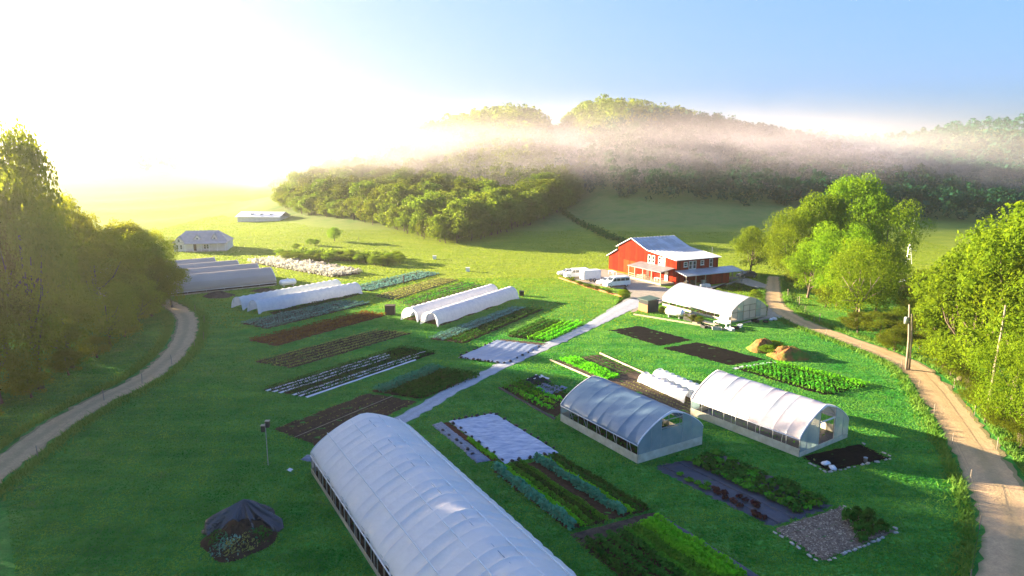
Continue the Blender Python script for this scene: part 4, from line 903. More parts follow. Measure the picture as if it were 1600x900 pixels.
# ------------------------------------------------------------------ tarps
def tarp(label, quad, mat, z=.12, nu=44, nv=36, fold=.05, name='tarp', dirn=0):
    q = [P(*x) for x in quad]; o = (q[0] + q[1] + q[2] + q[3]) / 4; vs = []
    for i in range(nu + 1):
        for j in range(nv + 1):
            u, v = i / nu, j / nv; pp = lerp(lerp(q[0], q[1], u), lerp(q[3], q[2], u), v) - o
            e = min(i, nu - i, j, nv - j)
            zz = z + fold * (math.sin((v if dirn == 0 else u) * 40 + math.sin(u * 9) * 1.2) + math.sin(v * 17 + u * 6) * .8 + math.sin(u * 23 + v * 9) * .5) * .6 + rng.normal(0, .012)
            if e == 0: zz = .0; pp = pp + Vector((rng.normal(0, .05), rng.normal(0, .05), 0))
            vs.append((pp.x, pp.y, max(0.0, zz)))
    ix = np.arange((nu + 1) * (nv + 1)).reshape(nu + 1, nv + 1)
    F = np.stack([ix[:-1, :-1], ix[1:, :-1], ix[1:, 1:], ix[:-1, 1:]], -1).reshape(-1, 4)
    ob = link(name, np_mesh(name, vs, F, M[mat], True)); ob.location = (o.x, o.y, .03); AVOID.append(np.array([x[:2] for x in q])); tag(ob, label, 'tarp'); return q
WT = []
for k in range(3):
    g = random.Random(k + 9); x_ = MB(); x_.box((-.22, -.14, 0), (.22, .14, .2)); me = x_.mesh('sandbag', M['black'], True, .07)
    for vtx in me.vertices: vtx.co += Vector((g.uniform(-.04, .04), g.uniform(-.04, .04), g.uniform(0, .05)))
    WT.append(me)
def weights(a, b, n, lab, group):
    a = P(*a); b = P(*b)
    for k in range(n):
        pp = lerp(a, b, (k + .5) / n + random.uniform(-.02, .02)); ob = link('sandbag', random.choice(WT)); ob.location = (pp.x + random.uniform(-.1, .1), pp.y + random.uniform(-.1, .1), .06); ob.rotation_euler.z = random.uniform(0, 3); s = random.uniform(.7, 1.15); ob.scale = (s, s, s); tag(ob, lab, 'sandbag', group)
tarp('large wrinkled silver blue tarp left of the bluish greenhouse', [(701, 659), (790, 725), (873, 708), (772, 646)], 'silver_tarp')
for a, b, n in (((703, 660), (790, 724), 8), ((792, 724), (872, 708), 6), ((773, 647), (872, 706), 9), ((704, 659), (770, 647), 7)):
    weights(a, b, n, 'small black sandbag holding down the edge of the large silver blue tarp', 'sandbags round the silver blue tarp')
tarp('slate blue tarp beside the upper gravel track', [(716, 559), (776, 532), (846, 540), (792, 569)], 'blue_tarp')
for a, b, n in (((717, 558), (775, 533), 7), ((718, 560), (790, 569), 12), ((794, 568), (845, 541), 6)):
    weights(a, b, n, 'small black sandbag along the edge of the slate blue tarp', 'sandbags round the slate blue tarp')
tarp('narrow grey tarp strip nearest the white foreground tunnel', [(675, 665), (730, 709), (748, 706), (690, 660)], 'gray_tarp', nv=14)
tarp('darker narrow grey tarp piece at the lower end of the grey strip', [(726, 706), (744, 724), (766, 720), (745, 702)], 'blue_tarp', nu=16, nv=14)
weights((690, 672), (745, 716), 6, 'small black sandbag on the narrow grey tarp strip', 'sandbags on the grey tarp strip')
bed('thin red earth strip with lettuce at its lower end, beside the silver tarp', [(689, 661), (768, 722), (781, 720), (700, 659)], 'red_soil', [(.5, .8, .35, 150, .18, 'crop_bright', None, .5, .98)])
tarp('small blue tarp lying on the weedy plot by the rubbish pile', [(832, 607), (862, 618), (888, 606), (850, 599)], 'blue_tarp', nu=18, nv=16)
tarp('scrap of light blue tarp by the back corner of the white foreground tunnel', [(469, 719), (486, 722), (492, 713), (482, 711)], 'blue_tarp', nu=8, nv=8)
tarp('white sheet of paper sized scrap lying on the grass left of the white tunnel', [(448, 735), (454, 737), (458, 734), (452, 732)], 'hem', nu=6, nv=6, fold=.02, z=.06, name='scrap')

# ------------------------------------------------------------------ heaps
def heap(name, label, cat, loc, rx, ry, h, mat, parts=(), folds=0, n=56, m=18, cut=None, seed=1, rz=0, z=0, asobj=True, peak=(0, 0), power=1.2):
    vs = [(peak[0], peak[1], h)]; g = np.random.default_rng(seed); ph = g.uniform(0, 6.28, 6); fs = []
    for i in range(1, m + 1):
        r = i / m
        for j in range(n):
            a = 2 * math.pi * j / n
            rad = 1 + .08 * math.sin(3 * a + ph[0]) + .06 * math.sin(5 * a + ph[1])
            fo = folds * r * (math.sin(a * 11 + ph[2] + 2 * math.sin(a * 2)) + .7 * math.sin(a * 23 + ph[3] + math.sin(r * 6)))
            zz = h * (1 - r ** power) ** 1.0 * (1 + .16 * math.sin(a * 2 + ph[4]) * r + (.22 * math.sin(a * 4 + ph[5] + r * 5) * r * (1 - r) * 4 * (folds == 0))) + fo * .2 + g.normal(0, .035) * (0.2 + (folds == 0))
            vs.append((peak[0] * (1 - r) + rx * r * rad * math.cos(a), peak[1] * (1 - r) + ry * r * rad * math.sin(a), max(zz, .0) if i < m else -0.02))
    for j in range(n): fs.append((0, 1 + j, 1 + (j + 1) % n))
    for i in range(m - 1):
        for j in range(n):
            a, b = 1 + i * n + j, 1 + i * n + (j + 1) % n; fs.append((a, a + n, b + n, b))
    x_ = MB(); x_.add(vs, fs); ob = x_.build(name, mat, None, True); ob.location = (loc.x, loc.y, z); ob.rotation_euler.z = rz
    if label: tag(ob, label, cat)
    return ob
pc = P(378, 832); t = thing('compost_heap', 'compost heap half covered by a shiny black tarp, alone on the grass at lower left', 'compost heap', (pc.x, pc.y, 0))
ob = heap('mound', None, None, Vector((0, 0, 0)), 2.6, 2.5, 1.3, M['soil'], seed=4); ob.parent = t; ob.location = (.25, -.9, 0)
ob = heap('tarp_cover', None, None, Vector((0, 0, 0)), 2.7, 1.8, 2.0, M['black_tarp'], folds=1.7, n=150, m=30, seed=6, peak=(.0, .1), power=1.1); ob.parent = t; ob.location = (-.05, .75, .12)
for k, (x, y, mt) in enumerate(((.4, -2.2, 'crop_slate'), (-.4, -1.9, 'crop_blue'), (1.2, -2.1, 'crop_straw'), (.5, -2.7, 'crop_straw'), (1.8, -1.2, 'crop_dark'), (0, -1.2, 'crop_dark'), (1.1, -1.3, 'crop_blue'), (-1.0, -1.6, 'crop_dark'), (-.1, -2.8, 'crop_slate'))):
    n = 190; a = rng.normal(0, .40, (n, 2)); C = np.concatenate([a + [x, y], (0.28 + .95 * rng.random((n, 1)) * np.exp(-(a ** 2).sum(1, keepdims=True) * 2))], 1)
    Vq, Fq = leaf_quads(C, np.tile([0, -.3, 1.], (n, 1)), .17, .9, .45); link('weed_clump', np_mesh('weed_clump', Vq, Fq, M[mt]), t)['kind'] = 'stuff'
AVOID.append(np.array([(pc.x + 2.6 * math.cos(a), pc.y - .3 + 2.6 * math.sin(a)) for a in np.linspace(0, 6.28, 16)]))
heap('earth_mound', 'orange earth mound, the left one of two behind the black beds', 'earth mound', P(1193, 546), 2.5, 2.1, 1.5, M['clay'], seed=8, power=1.5)
heap('earth_mound', 'orange and grey earth mound, the right one of two behind the black beds', 'earth mound', P(1232, 557), 2.9, 2.3, 1.35, M['clay'], seed=12, power=1.5)
for k, (u, v) in enumerate(((1212, 545), (1204, 548), (1218, 550), (1200, 552))): T('round', 'leaf_sun', P(u, v), 1.2, 2.2, 'weedy green clump growing between the two orange earth mounds', name='weed_clump', group='weeds between the earth mounds', cat='weeds')
heap('earth_mound', 'low brown earth heap beside the long shade house', 'earth mound', P(342, 463), 3.0, 2.2, 1.0, M['gray_soil'], seed=13)
heap('earth_mound', 'flat brown earth heap near the white tank and the shade house', 'earth mound', P(415, 455), 3.0, 1.6, .6, M['gray_soil'], seed=15)
pj = P(838, 598); t = thing('rubbish_pile', 'black and white rubbish pile at the edge of the weedy plot', 'rubbish pile', (pj.x, pj.y, 0), R(25))
ob = heap('black_heap', None, None, Vector((0, 0, 0)), 2.0, .9, .9, M['black'], seed=21); ob.parent = t
for k in range(7):
    x_ = MB(); x_.box((-.4, -.14, 0), (.4, .14, .08)); ob = x_.build('white_scrap', M['hem'], t, False, .03); ob.location = (-.6 + k * .3, random.uniform(-.3, .4), .72 - abs(k - 3) * .08); ob.rotation_euler = (random.uniform(-.4, .4), random.uniform(-.4, .4), random.uniform(0, 3))
# ------------------------------------------------------------------ red barn
def plank_mat(name, c1, c2, pitch=0.3, axis=0, c3=None):
    m, t, out = new_mat(name); co = coord(t); p = node(t, "ShaderNodeBsdfPrincipled"); t.links.new(p.outputs[0], out.inputs[0])
    sx = node(t, "ShaderNodeSeparateXYZ"); t.links.new(co, sx.inputs[0])
    ad = node(t, "ShaderNodeMath", operation='ADD'); t.links.new(sx.outputs[0], ad.inputs[0]); t.links.new(sx.outputs[1], ad.inputs[1])
    dv = node(t, "ShaderNodeMath", operation='DIVIDE'); dv.inputs[1].default_value = pitch; t.links.new(ad.outputs[0], dv.inputs[0])
    fl = node(t, "ShaderNodeMath", operation='FLOOR'); t.links.new(dv.outputs[0], fl.inputs[0])
    wn = node(t, "ShaderNodeTexWhiteNoise", noise_dimensions='1D'); t.links.new(fl.outputs[0], wn.inputs['W'])
    col = ramp(t, wn.outputs[0], [(0.1, c2), (0.9, c1)])
    col = mixc(t, ramp(t, noise(t, co, 1.2, 6, .7, (2, 2, .25)), gray(.5, .75)), col, c3 or tuple(x * .55 for x in c2))
    t.links.new(col, p.inputs['Base Color']); p.inputs['Roughness'].default_value = .9; p.inputs['Specular IOR Level'].default_value = .04
    fr = node(t, "ShaderNodeMath", operation='FRACT'); t.links.new(dv.outputs[0], fr.inputs[0])
    t.links.new(bump(t, ramp(t, fr.outputs[0], [(0, (0, 0, 0)), (.08, (1, 1, 1)), (.92, (1, 1, 1)), (1, (0, 0, 0))]), .6, .02), p.inputs['Normal']); return m
M['barn_red'] = plank_mat('red_barn_boards', (0.30, 0.022, 0.006), (0.15, 0.011, 0.004), .55)
M['barn_orange'] = plank_mat('faded_orange_boards', (0.34, 0.055, 0.013), (0.25, 0.038, 0.009), .34)
M['barn_roof'] = surf('grey_metal_roof', (0.50, 0.54, 0.58), (0.38, 0.42, 0.47), .45, .5, .1, .01, metal=.2, stretch=(.6, .15, 1), c3=(.34, .36, .38), s3=.4)
M['porch_roof'] = surf('dark_grey_porch_roof', (0.24, 0.23, 0.23), (0.17, 0.165, 0.17), .6, .8, .1, .01)
M['house_white'] = surf('white_clapboard', (0.74, 0.71, 0.68), (0.64, 0.61, 0.58), .7, 1, .1, .01)
M['house_roof'] = surf('pale_grey_roof', (0.38, 0.36, 0.36), (0.30, 0.29, 0.29), .6, 1, .1, .01)
bb = P(1056, 445); BA = R(27)
barn = thing('red_barn', 'big red barn with a grey metal roof, lit orange on its gable side', 'barn', (bb.x, bb.y, 0), BA)
D, Lb = 24.6, 11.6                       # depth along y (gable wall), length along x
prof = [(0, 5.2), (9.7, 6.2), (15.5, 8.3), (20.8, 6.0), (20.8, 5.1), (24.6, 3.3)]
wall = MB(); wall.prism([(0, 0, -.1)] + [(0, y, z) for y, z in prof] + [(0, 24.6, -.1)], (Lb, 0, 0)); wall.build('wall', M['barn_red'], barn)
def roof_slab(pairs, x0, x1, th, name, mat, parent):
    out = []
    for (a, b) in pairs:
        x_ = MB(); (y0, z0), (y1, z1) = a, b; x_.prism([(x0, y0, z0), (x0, y1, z1), (x0, y1, z1 + th), (x0, y0, z0 + th)], (x1 - x0, 0, 0)); r = x_.build(name, mat, parent)
        sm = MB(); k = int((x1 - x0) / .9)
        for i in range(k + 1):
            xx = x0 + .03 + (x1 - x0 - .06) * i / k; sm.beam((xx, y0, z0 + th + .02), (xx, y1, z1 + th + .02), .05, .05)
        sm.build('roof_seam', mat, r); out.append(r)
    return out
roof_slab([((-.5, 5.16), (9.7, 6.23)), ((9.7, 6.23), (15.5, 8.33)), ((15.5, 8.33), (21.3, 5.8)), ((20.82, 5.12), (25.1, 3.08))], -.45, Lb + .45, .12, 'roof', M['barn_roof'], barn)
def window(parent, x, y, z, wd, ht, face, panes=(1, 2), mat_fr='white_trim'):
    """framed window on a wall; face 'x' looks to -x, 'y' to -y; centre x, y, z"""
    f = MB(); g = MB(); tt = .11; dp = .06
    def bxx(m_, a0, a1, z0, z1, d0, d1):
        if face == 'x': m_.box((x - d1, y + a0, z0), (x - d0, y + a1, z1))
        else: m_.box((x + a0, y - d1, z0), (x + a1, y - d0, z1))
    a = wd / 2; z0, z1 = z - ht / 2, z + ht / 2
    bxx(f, -a, -a + tt, z0, z1, .004, dp); bxx(f, a - tt, a, z0, z1, .004, dp); bxx(f, -a + tt, a - tt, z1 - tt, z1, .004, dp); bxx(f, -a + tt, a - tt, z0, z0 + tt, .004, dp)
    if panes[1] > 1: bxx(f, -a + tt, a - tt, z - .03, z + .03, .004, dp - .008)
    w_ = f.build('window', M[mat_fr], parent)
    bxx(g, -a + tt, a - tt, z0 + tt, z1 - tt, .006, .02); g.build('pane', M['glass'], w_)
    s_ = MB(); bxx(s_, -a - .08, a + .08, z0 - .08, z0 - .003, .004, .12); s_.build('sill', M[mat_fr], w_); return w_
for yy in (9.1, 7.7, 5.5, 4.2): window(barn, 0, yy, 4.35, 1.0, 1.9, 'x')
for xx, zz, wd, ht in ((2.4, 4.2, 1.0, 1.05), (3.75, 3.95, .95, 1.75), (4.85, 3.95, .95, 1.75), (7.0, 4.3, .95, 1.0), (9.5, 4.1, .95, 1.75)): window(barn, xx, 0, zz, wd, ht, 'y')
for y0, y1 in ((14.0, 16.2), (16.35, 18.5)):
    x_ = MB(); x_.box((-.09, y0, 0), (-.004, y1, 3.1)); d_ = x_.build('barn_door', M['barn_orange'], barn)
    h_ = MB(); h_.box((-.13, y0 + .1, 1.4), (-.092, y0 + .2, 1.7)); h_.build('handle', M['black'], d_)
x_ = MB(); x_.box((-.07, 2.6, 0.3), (-.004, 3.7, 2.4)); x_.build('door', M['white_trim'], barn)
x_ = MB(); x_.box((-.07, 9.0, 0.3), (-.004, 10.0, 2.4)); x_.build('door', M['dark_wood'], barn)
x_ = MB(); x_.box((-.06, -.06, 0), (.08, .08, 5.1)); x_.build('corner_board', M['barn_red'], barn)
x_ = MB(); x_.tube([(10.8, 1.2, 5.4), (10.8, 1.2, 7.3)], .03, 5); x_.build('aerial', M['steel'], barn)
# porch along the gable side
pr_ = MB(); pr_.prism([(-3.8, .5, 2.75), (0, .5, 3.35), (0, .5, 3.47), (-3.8, .5, 2.87)], (0, 11.6, 0)); pr_.build('porch_roof', M['porch_roof'], barn)
x_ = MB(); x_.box((-3.6, .6, .05), (-.01, 12.0, .38)); x_.build('porch_deck', M['wood'], barn)
for yy in (.8, 3.8, 6.8, 9.6, 11.8):
    x_ = MB(); x_.box((-3.6, yy - .08, .38), (-3.44, yy + .08, 2.8)); x_.build('post', M['wood'], barn)
for yy in (6.9, 9.7):
    x_ = MB(); x_.box((-3.56, yy + .1, 1.15), (-3.5, yy + 2.0, 1.25)); x_.box((-3.56, yy + .1, .7), (-3.5, yy + 2.0, .78)); x_.build('railing', M['wood'], barn)
# lean-to along the shaded side
pr_ = MB(); pr_.prism([(-.4, -3.6, 2.3), (-.4, 0, 2.95), (-.4, 0, 3.05), (-.4, -3.6, 2.4)], (16.2, 0, 0)); pr_.build('side_porch_roof', M['barn_roof'], barn)
for xx in (-.2, 2.4, 5.0, 12.6, 15.5):
    x_ = MB(); x_.box((xx - .07, -3.45, 0), (xx + .07, -3.31, 2.36)); x_.build('post', M['old_wood'], barn)
x_ = MB(); x_.box((7.0, -3.1, 0), (12.0, -.02, 2.45)); x_.build('store_room', M['barn_red'], barn)
x_ = MB(); x_.box((12.5, -2.9, .6), (15.6, -.6, .7)); [x_.box((xx, yy, 0), (xx + .1, yy + .1, .6)) for xx in (12.6, 15.4) for yy in (-2.8, -.8)]; x_.build('platform', M['old_wood'], barn)
def WB(x, y, z=0): return Matrix.Translation(barn.location) @ Matrix.Rotation(BA, 4, 'Z') @ Vector((x, y, z))
AVOID.append(np.array([WB(*q)[:2] for q in ((-4, -3.8), (16, -3.8), (16, 25), (-4, 25))]))
def table(loc, rz, lab, l=1.8, wd=.8, h=.75, mat='wood', cat='table', name='work_table'):
    t = thing(name, lab, cat, loc, rz); x_ = MB(); x_.box((-l/2, -wd/2, h - .05), (l/2, wd/2, h)); x_.build('table_top', M[mat], t)
    for sx_ in (-1, 1):
        for sy in (-1, 1): x_ = MB(); x_.box((sx_ * (l/2 - .1) - .04, sy * (wd/2 - .08) - .04, 0), (sx_ * (l/2 - .1) + .04, sy * (wd/2 - .08) + .04, h - .052)); x_.build('leg', M[mat], t)
    return t
table(WB(-2.0, 8.2, .38), BA + 1.5, 'pale wooden table standing on the barn porch')
table(WB(-2.2, 3.0, .38), BA + 1.5, 'white topped table on the barn porch near the white door', 2.2, .8, .8, 'white_metal')
table(WB(-4.6, 16.5, 0), BA + 1.4, 'pale work bench in front of the orange barn doors', 2.6, 1.0, .9, 'white_trim', 'bench', 'work_bench')
def crate(loc, rz, lab, mat, s=(.6, .4, .35), name='crate', cat='crate', group=None):
    x_ = MB(); a, b, c = s; x_.box((-a/2, -b/2, 0), (a/2, b/2, .04)); x_.box((-a/2, -b/2, .04), (-a/2 + .04, b/2, c)); x_.box((a/2 - .04, -b/2, .04), (a/2, b/2, c)); x_.box((-a/2 + .04, -b/2, .04), (a/2 - .04, -b/2 + .04, c)); x_.box((-a/2 + .04, b/2 - .04, .04), (a/2 - .04, b/2, c))
    ob = x_.build(name, M[mat]); ob.location = loc; ob.rotation_euler.z = rz; return tag(ob, lab, cat, group)
for k, (x, y, mt) in enumerate(((3.6, -3.9, 'white_metal'), (4.3, -4.1, 'white_metal'), (5.1, -3.9, 'white_metal'), (4.5, -4.8, 'white_metal'))):
    crate(WB(x, y, .02), BA + k, 'white crate on the grass by the shaded side porch of the barn', mt, (.9, .6, .45), group='white crates by the side porch')
for k, (x, y, mt) in enumerate(((.8, -2.2, 'dark_wood'), (1.6, -1.4, 'steel'), (3.2, -1.6, 'dark_wood'), (5.6, -2.2, 'steel'))):
    crate(WB(x, y, .02), BA + k, 'dark bin standing under the shaded side porch of the barn', mt, (.8, .7, .9), 'bin', 'bin', 'bins under the side porch')

# ------------------------------------------------------------------ vehicles
def wheel(t, x, y, r, side, wd=.2):
    x_ = MB(); x_.lathe([(r * .55, -wd/2), (r * .95, -wd/2), (r, -wd/2 + .04), (r, wd/2 - .04), (r * .95, wd/2), (r * .55, wd/2)], (x, y, r), 16, axis='Y'); w_ = x_.build('wheel', M['rubber'], t, True)
    x_ = MB(); x_.lathe([(.05, -wd/2 - .012), (r * .6, -wd/2 - .004), (r * .6, wd/2 + .004), (.05, wd/2 + .012)], (x, y, r), 12, axis='Y'); x_.build('rim', M['steel'], w_, True)
def car(name, lab, cat, loc, rz, prof, wd, paint, wheels, glass, lights=True, taper=.88, roofz=None):
    """prof: side outline (x, z); glass: list of side window outlines; windscreen and rear glass follow"""
    t = thing(name, lab, cat, loc, rz); x_ = MB(); n = len(prof); top = max(z for _, z in prof); vs = []; fs = []
    rows = (-1, -.93, .93, 1)
    for s in rows:
        for x, z in prof:
            k = 1 - (1 - taper) * max(0, (z - top * .52) / (top * .48)); ins = .05 if abs(s) == 1 else 0
            cx, cz = x * (1 - ins * .35), top * .45 + (z - top * .45) * (1 - ins * .6); vs.append((cx, (wd / 2) * (1 if s > 0 else -1) * (abs(s) if abs(s) < 1 else 1.0) * k, cz))
    for r in range(3):
        for i in range(n): j = (i + 1) % n; fs.append((r * n + i, r * n + j, (r + 1) * n + j, (r + 1) * n + i))
    fs.append(tuple(range(n))[::-1]); fs.append(tuple(3 * n + i for i in range(n))); x_.add(vs, fs); x_.build('body', M[paint], t)
    kk = lambda z: 1 - (1 - taper) * max(0, (z - top * .52) / (top * .48))
    for poly in glass['side']:
        for s in (-1, 1):
            x_ = MB(); x_.prism([(x, s * (wd/2 * kk(z) + .004), z) for x, z in poly], (0, s * .012, 0)); x_.build('side_window', M['glass'], t)
    for key, nm in (('front', 'windscreen'), ('rear', 'rear_window')):
        if key in glass:
            (x0, z0), (x1, z1) = glass[key]; dx = .014 if key == 'front' else -.014
            a, b = wd/2 * .86 * kk(z0), wd/2 * .86 * kk(z1); x_ = MB(); x_.prism([(x0 + dx * 1.2, -a, z0), (x0 + dx * 1.2, a, z0), (x1 + dx * 1.2, b, z1), (x1 + dx * 1.2, -b, z1)], (dx, 0, .01)); x_.build(nm, M['glass'], t)
    for x, r in wheels:
        for s in (-1, 1): wheel(t, x, s * (wd/2 - .11), r, s)
    xf = max(x for x, _ in prof); xb = min(x for x, _ in prof)
    if lights:
        for s in (-1, 1):
            x_ = MB(); x_.box((xf - .06, s * wd * .36 - .14, top * .36), (xf + .03, s * wd * .36 + .14, top * .44)); x_.build('headlight', M['steel'], t)
        x_ = MB(); x_.box((xf - .08, -wd * .46, .32), (xf + .08, wd * .46, .52)); x_.build('bumper', M['steel'], t)
        x_ = MB(); x_.box((xf - .05, -wd * .22, top * .34), (xf + .025, wd * .22, top * .45)); x_.build('grille', M['black'], t)
    return t
M['silver_paint'] = surf('silver_car_paint', (0.55, 0.57, 0.60), (0.50, 0.52, 0.55), .25, 1, 0, spec=.6, metal=.3)
M['dark_paint'] = surf('dark_car_paint', (0.035, 0.04, 0.045), None, .25, 1, 0, spec=.6)
vp = [(-2.75, .42), (-2.78, 1.2), (-2.62, 2.08), (-2.3, 2.16), (.85, 2.14), (1.15, 2.05), (1.85, 1.30), (2.62, 1.12), (2.74, .95), (2.74, .42)]
vg = dict(side=[[(-2.45, 1.32), (-1.5, 1.32), (-1.5, 1.88), (-2.42, 1.88)], [(-1.4, 1.32), (-.45, 1.32), (-.45, 1.88), (-1.4, 1.88)], [(-.35, 1.32), (.5, 1.32), (.5, 1.88), (-.35, 1.88)], [(.6, 1.32), (1.5, 1.32), (1.02, 1.88), (.6, 1.88)]], front=((1.74, 1.42), (1.2, 2.0)), rear=((-2.74, 1.3), (-2.66, 1.9)))
# nose points to the lower left in the picture
va = math.atan2(P(942, 449).y - P(981, 446).y, P(942, 449).x - P(981, 446).x)
vl = (P(944, 451) + P(980, 447)) / 2 + Vector((.3, .9, .02))
car('passenger_van', 'white passenger van with dark side windows, parked on the gravel below the barn', 'van', vl, va, vp, 2.0, 'white_metal', ((1.75, .37), (-1.75, .37)), vg)
sp = [(-2.2, .35), (-2.25, .95), (-1.9, 1.05), (-1.35, 1.45), (.3, 1.46), (1.1, 1.0), (2.1, .85), (2.25, .6), (2.25, .35)]
sg = dict(side=[[(-1.5, 1.04), (-.55, 1.04), (-.55, 1.37), (-1.25, 1.37)], [(-.45, 1.04), (.85, 1.0), (.25, 1.37), (-.45, 1.37)]], front=((1.0, 1.05), (.4, 1.4)), rear=((-1.85, 1.1), (-1.45, 1.4)))
car('parked_car', 'silver car half hidden behind the nose of the white van', 'car', vl + Vector((-1.6, 2.6, 0)), va + .05, sp, 1.75, 'silver_paint', ((1.35, .31), (-1.4, .31)), sg)
car('parked_car', 'dark car with a pale bonnet, parked under the lone tree right of the barn', 'car', P(1157, 436) + Vector((2.0, 2, .02)), R(200), sp, 1.8, 'dark_paint', ((1.35, .31), (-1.4, .31)), sg)
tl = P(923, 440) + Vector((0, .9, .02)); t = thing('cargo_trailer', 'white box trailer with two axles, left of the white van', 'trailer', tl, va)
x_ = MB(); x_.box((-2.1, -1.0, .5), (2.1, 1.0, 2.45)); x_.build('box_body', M['white_metal'], t, False, .08)
for xx in (-.45, .4):
    for s in (-1, 1): wheel(t, xx, s * .98, .32, s)
x_ = MB(); x_.box((-2.13, -.88, .6), (-2.102, .88, 2.35)); x_.build('rear_door', M['black'], t)
x_ = MB(); x_.beam((2.05, -.6, .5), (3.2, 0, .5), .08, .08); x_.beam((2.05, .6, .5), (3.2, 0, .5), .08, .08); x_.build('tow_bar', M['steel'], t)
for k, s in enumerate((-1, 1)): x_ = MB(); x_.box((-.95, s * 1.005, .62), (.9, s * 1.04, .74)) if s > 0 else x_.box((-.95, -1.04, .62), (.9, -1.005, .74)); x_.build('mudguard', M['steel'], t)
car('parked_car', 'white van parked behind the box trailer, only its rounded front showing', 'car', P(902, 436) + Vector((0, 1.6, .02)), va - .15, vp, 1.95, 'white_metal', ((1.75, .37), (-1.75, .37)), vg)
car('parked_car', 'pale car at the far left end of the row of parked vehicles', 'car', P(886, 433) + Vector((.3, 2.4, .02)), va - .2, sp, 1.75, 'silver_paint', ((1.35, .31), (-1.4, .31)), sg)
x_ = MB(); a = P(874, 435); b = P(912, 447); c = P(972, 464); x_.beam((a.x, a.y, .15), (b.x, b.y, .15), .35, .3); x_.build('log', M['orange_wood']) 
tag(bpy.data.objects['log'], 'long timber edging lying below the parked trailer', 'timber edging')
x_ = MB(); x_.beam((b.x, b.y - .6, .15), (c.x, c.y, .15), .35, .3); o = x_.build('log', M['orange_wood']); tag(o, 'long timber edging running down from the white van to the gravel track', 'timber edging')
for k, (u, v) in enumerate(((893, 441), (905, 446), (918, 450), (930, 453), (950, 459))): T('round', 'leaf_mid', P(u, v), .9, 1.7, 'low green shrub along the timber edging below the parked vehicles', name='low_shrub', group='shrubs along the timber edging', cat='shrub')

# ------------------------------------------------------------------ around the cream greenhouse
sh = P(1012, 489); t = thing('garden_shed', 'small shed with one orange side and one dark side, by the track fork', 'shed', sh, R(27))
x_ = MB(); x_.box((0, 0, 0), (2.3, 2.6, 2.1)); x_.build('wall', M['dark_paint'], t)
x_ = MB(); x_.box((-.05, 0.02, 0), (-.003, 2.58, 1.35)); x_.build('side_boards', M['orange_wood'], t)
x_ = MB(); x_.prism([(-.2, -.2, 2.1), (2.5, -.2, 2.35), (2.5, -.2, 2.43), (-.2, -.2, 2.18)], (0, 3.0, 0)); x_.build('roof', M['shed_roof'], t)
def tank(lab, a, b, r, z=.35):
    d = b - a; L = d.length; t = thing('propane_tank', lab, 'tank', ((a + b) / 2).to_tuple(), math.atan2(d.y, d.x))
    x_ = MB(); x_.lathe([(.02, -L/2), (r * .6, -L/2 + r * .12), (r * .92, -L/2 + r * .4), (r, -L/2 + r * .8), (r, L/2 - r * .8), (r * .92, L/2 - r * .4), (r * .6, L/2 - r * .12), (.02, L/2)], (0, 0, r + z), 18, axis='X'); x_.build('tank_body', M['white_metal'], t, True)
    x_ = MB(); x_.lathe([(.2, 0), (.22, .02), (.22, .2), (.15, .26)], (0, 0, 2 * r + z - .03), 10); x_.build('valve_cap', M['white_metal'], t, True)
    for s in (-1, 1): x_ = MB(); x_.box((s * L * .28 - .1, -r * .7, 0), (s * L * .28 + .1, r * .7, z + .2)); x_.build('foot', M['steel'], t)
tank('white gas tank lying beside the long wall of the cream greenhouse', P(1040, 494), P(1069, 499), .62)
tank('white gas tank on the grass between the shade house and the left cloth tunnels', P(437, 449) , P(463, 446), .62, .3)
x_ = MB(); x_.box((-1.0, -.6, 0), (1.0, .6, 1.2)); o = x_.build('compost_bin', M['black'], None, False, .1); pp = P(1078, 501); o.location = (pp.x, pp.y, 0); o.rotation_euler.z = ang4; tag(o, 'black bin at the end of the white gas tank', 'bin')
table(P(1128, 511), ang4, 'pale potting table in front of the cream greenhouse, nearest its gable corner', 2.6, 1.1, .8, 'white_trim', 'table', 'potting_table')
table(P(1108, 508), ang4, 'low pale pallet table along the long wall of the cream greenhouse', 3.2, 1.2, .4, 'wood', 'table', 'pallet_table')
x_ = MB(); x_.box((-.9, -.08, 0), (.9, .08, 1.9)); o = x_.build('panel', M['white_metal']); o.location = P(1130, 505); o.rotation_euler = (R(-14), 0, ang4); tag(o, 'white panel leaning at the corner of the cream greenhouse', 'panel')
for k, (u, v, mt, s) in enumerate(((1140, 516, 'white_metal', 1.0), (1148, 514, 'black', .9), (1156, 511, 'white_metal', .8), (1100, 512, 'black', .8), (1120, 515, 'stone', 1.1), (1088, 506, 'wood', 1.0), (1180, 503, 'black', .9))):
    crate(P(u, v), ang4 + k, {'white_metal': 'white tray on the ground outside the cream greenhouse', 'black': 'black tray on the ground outside the cream greenhouse', 'stone': 'stone coloured trough in front of the cream greenhouse', 'wood': 'wooden box beside the black bin and the cream greenhouse'}[mt], mt, (1.3 * s, .8 * s, .4), 'tray', 'tray', {'white_metal': 'white trays by the cream greenhouse', 'black': 'black trays by the cream greenhouse'}.get(mt))
for k, (u, v) in enumerate(((1196, 504), (1205, 501), (1210, 500))):
    x_ = MB(); x_.box((-.45, -.3, 0), (.45, .3, .4)); o = x_.build('sack', M['white_sack'] if k else M['black'], None, True, .12); o.location = P(u, v); o.rotation_euler.z = k; tag(o, 'black sack on the gravel by the gable of the cream greenhouse' if not k else 'white sack on the gravel by the gable of the cream greenhouse', 'sack', None if not k else 'white sacks by the gable')
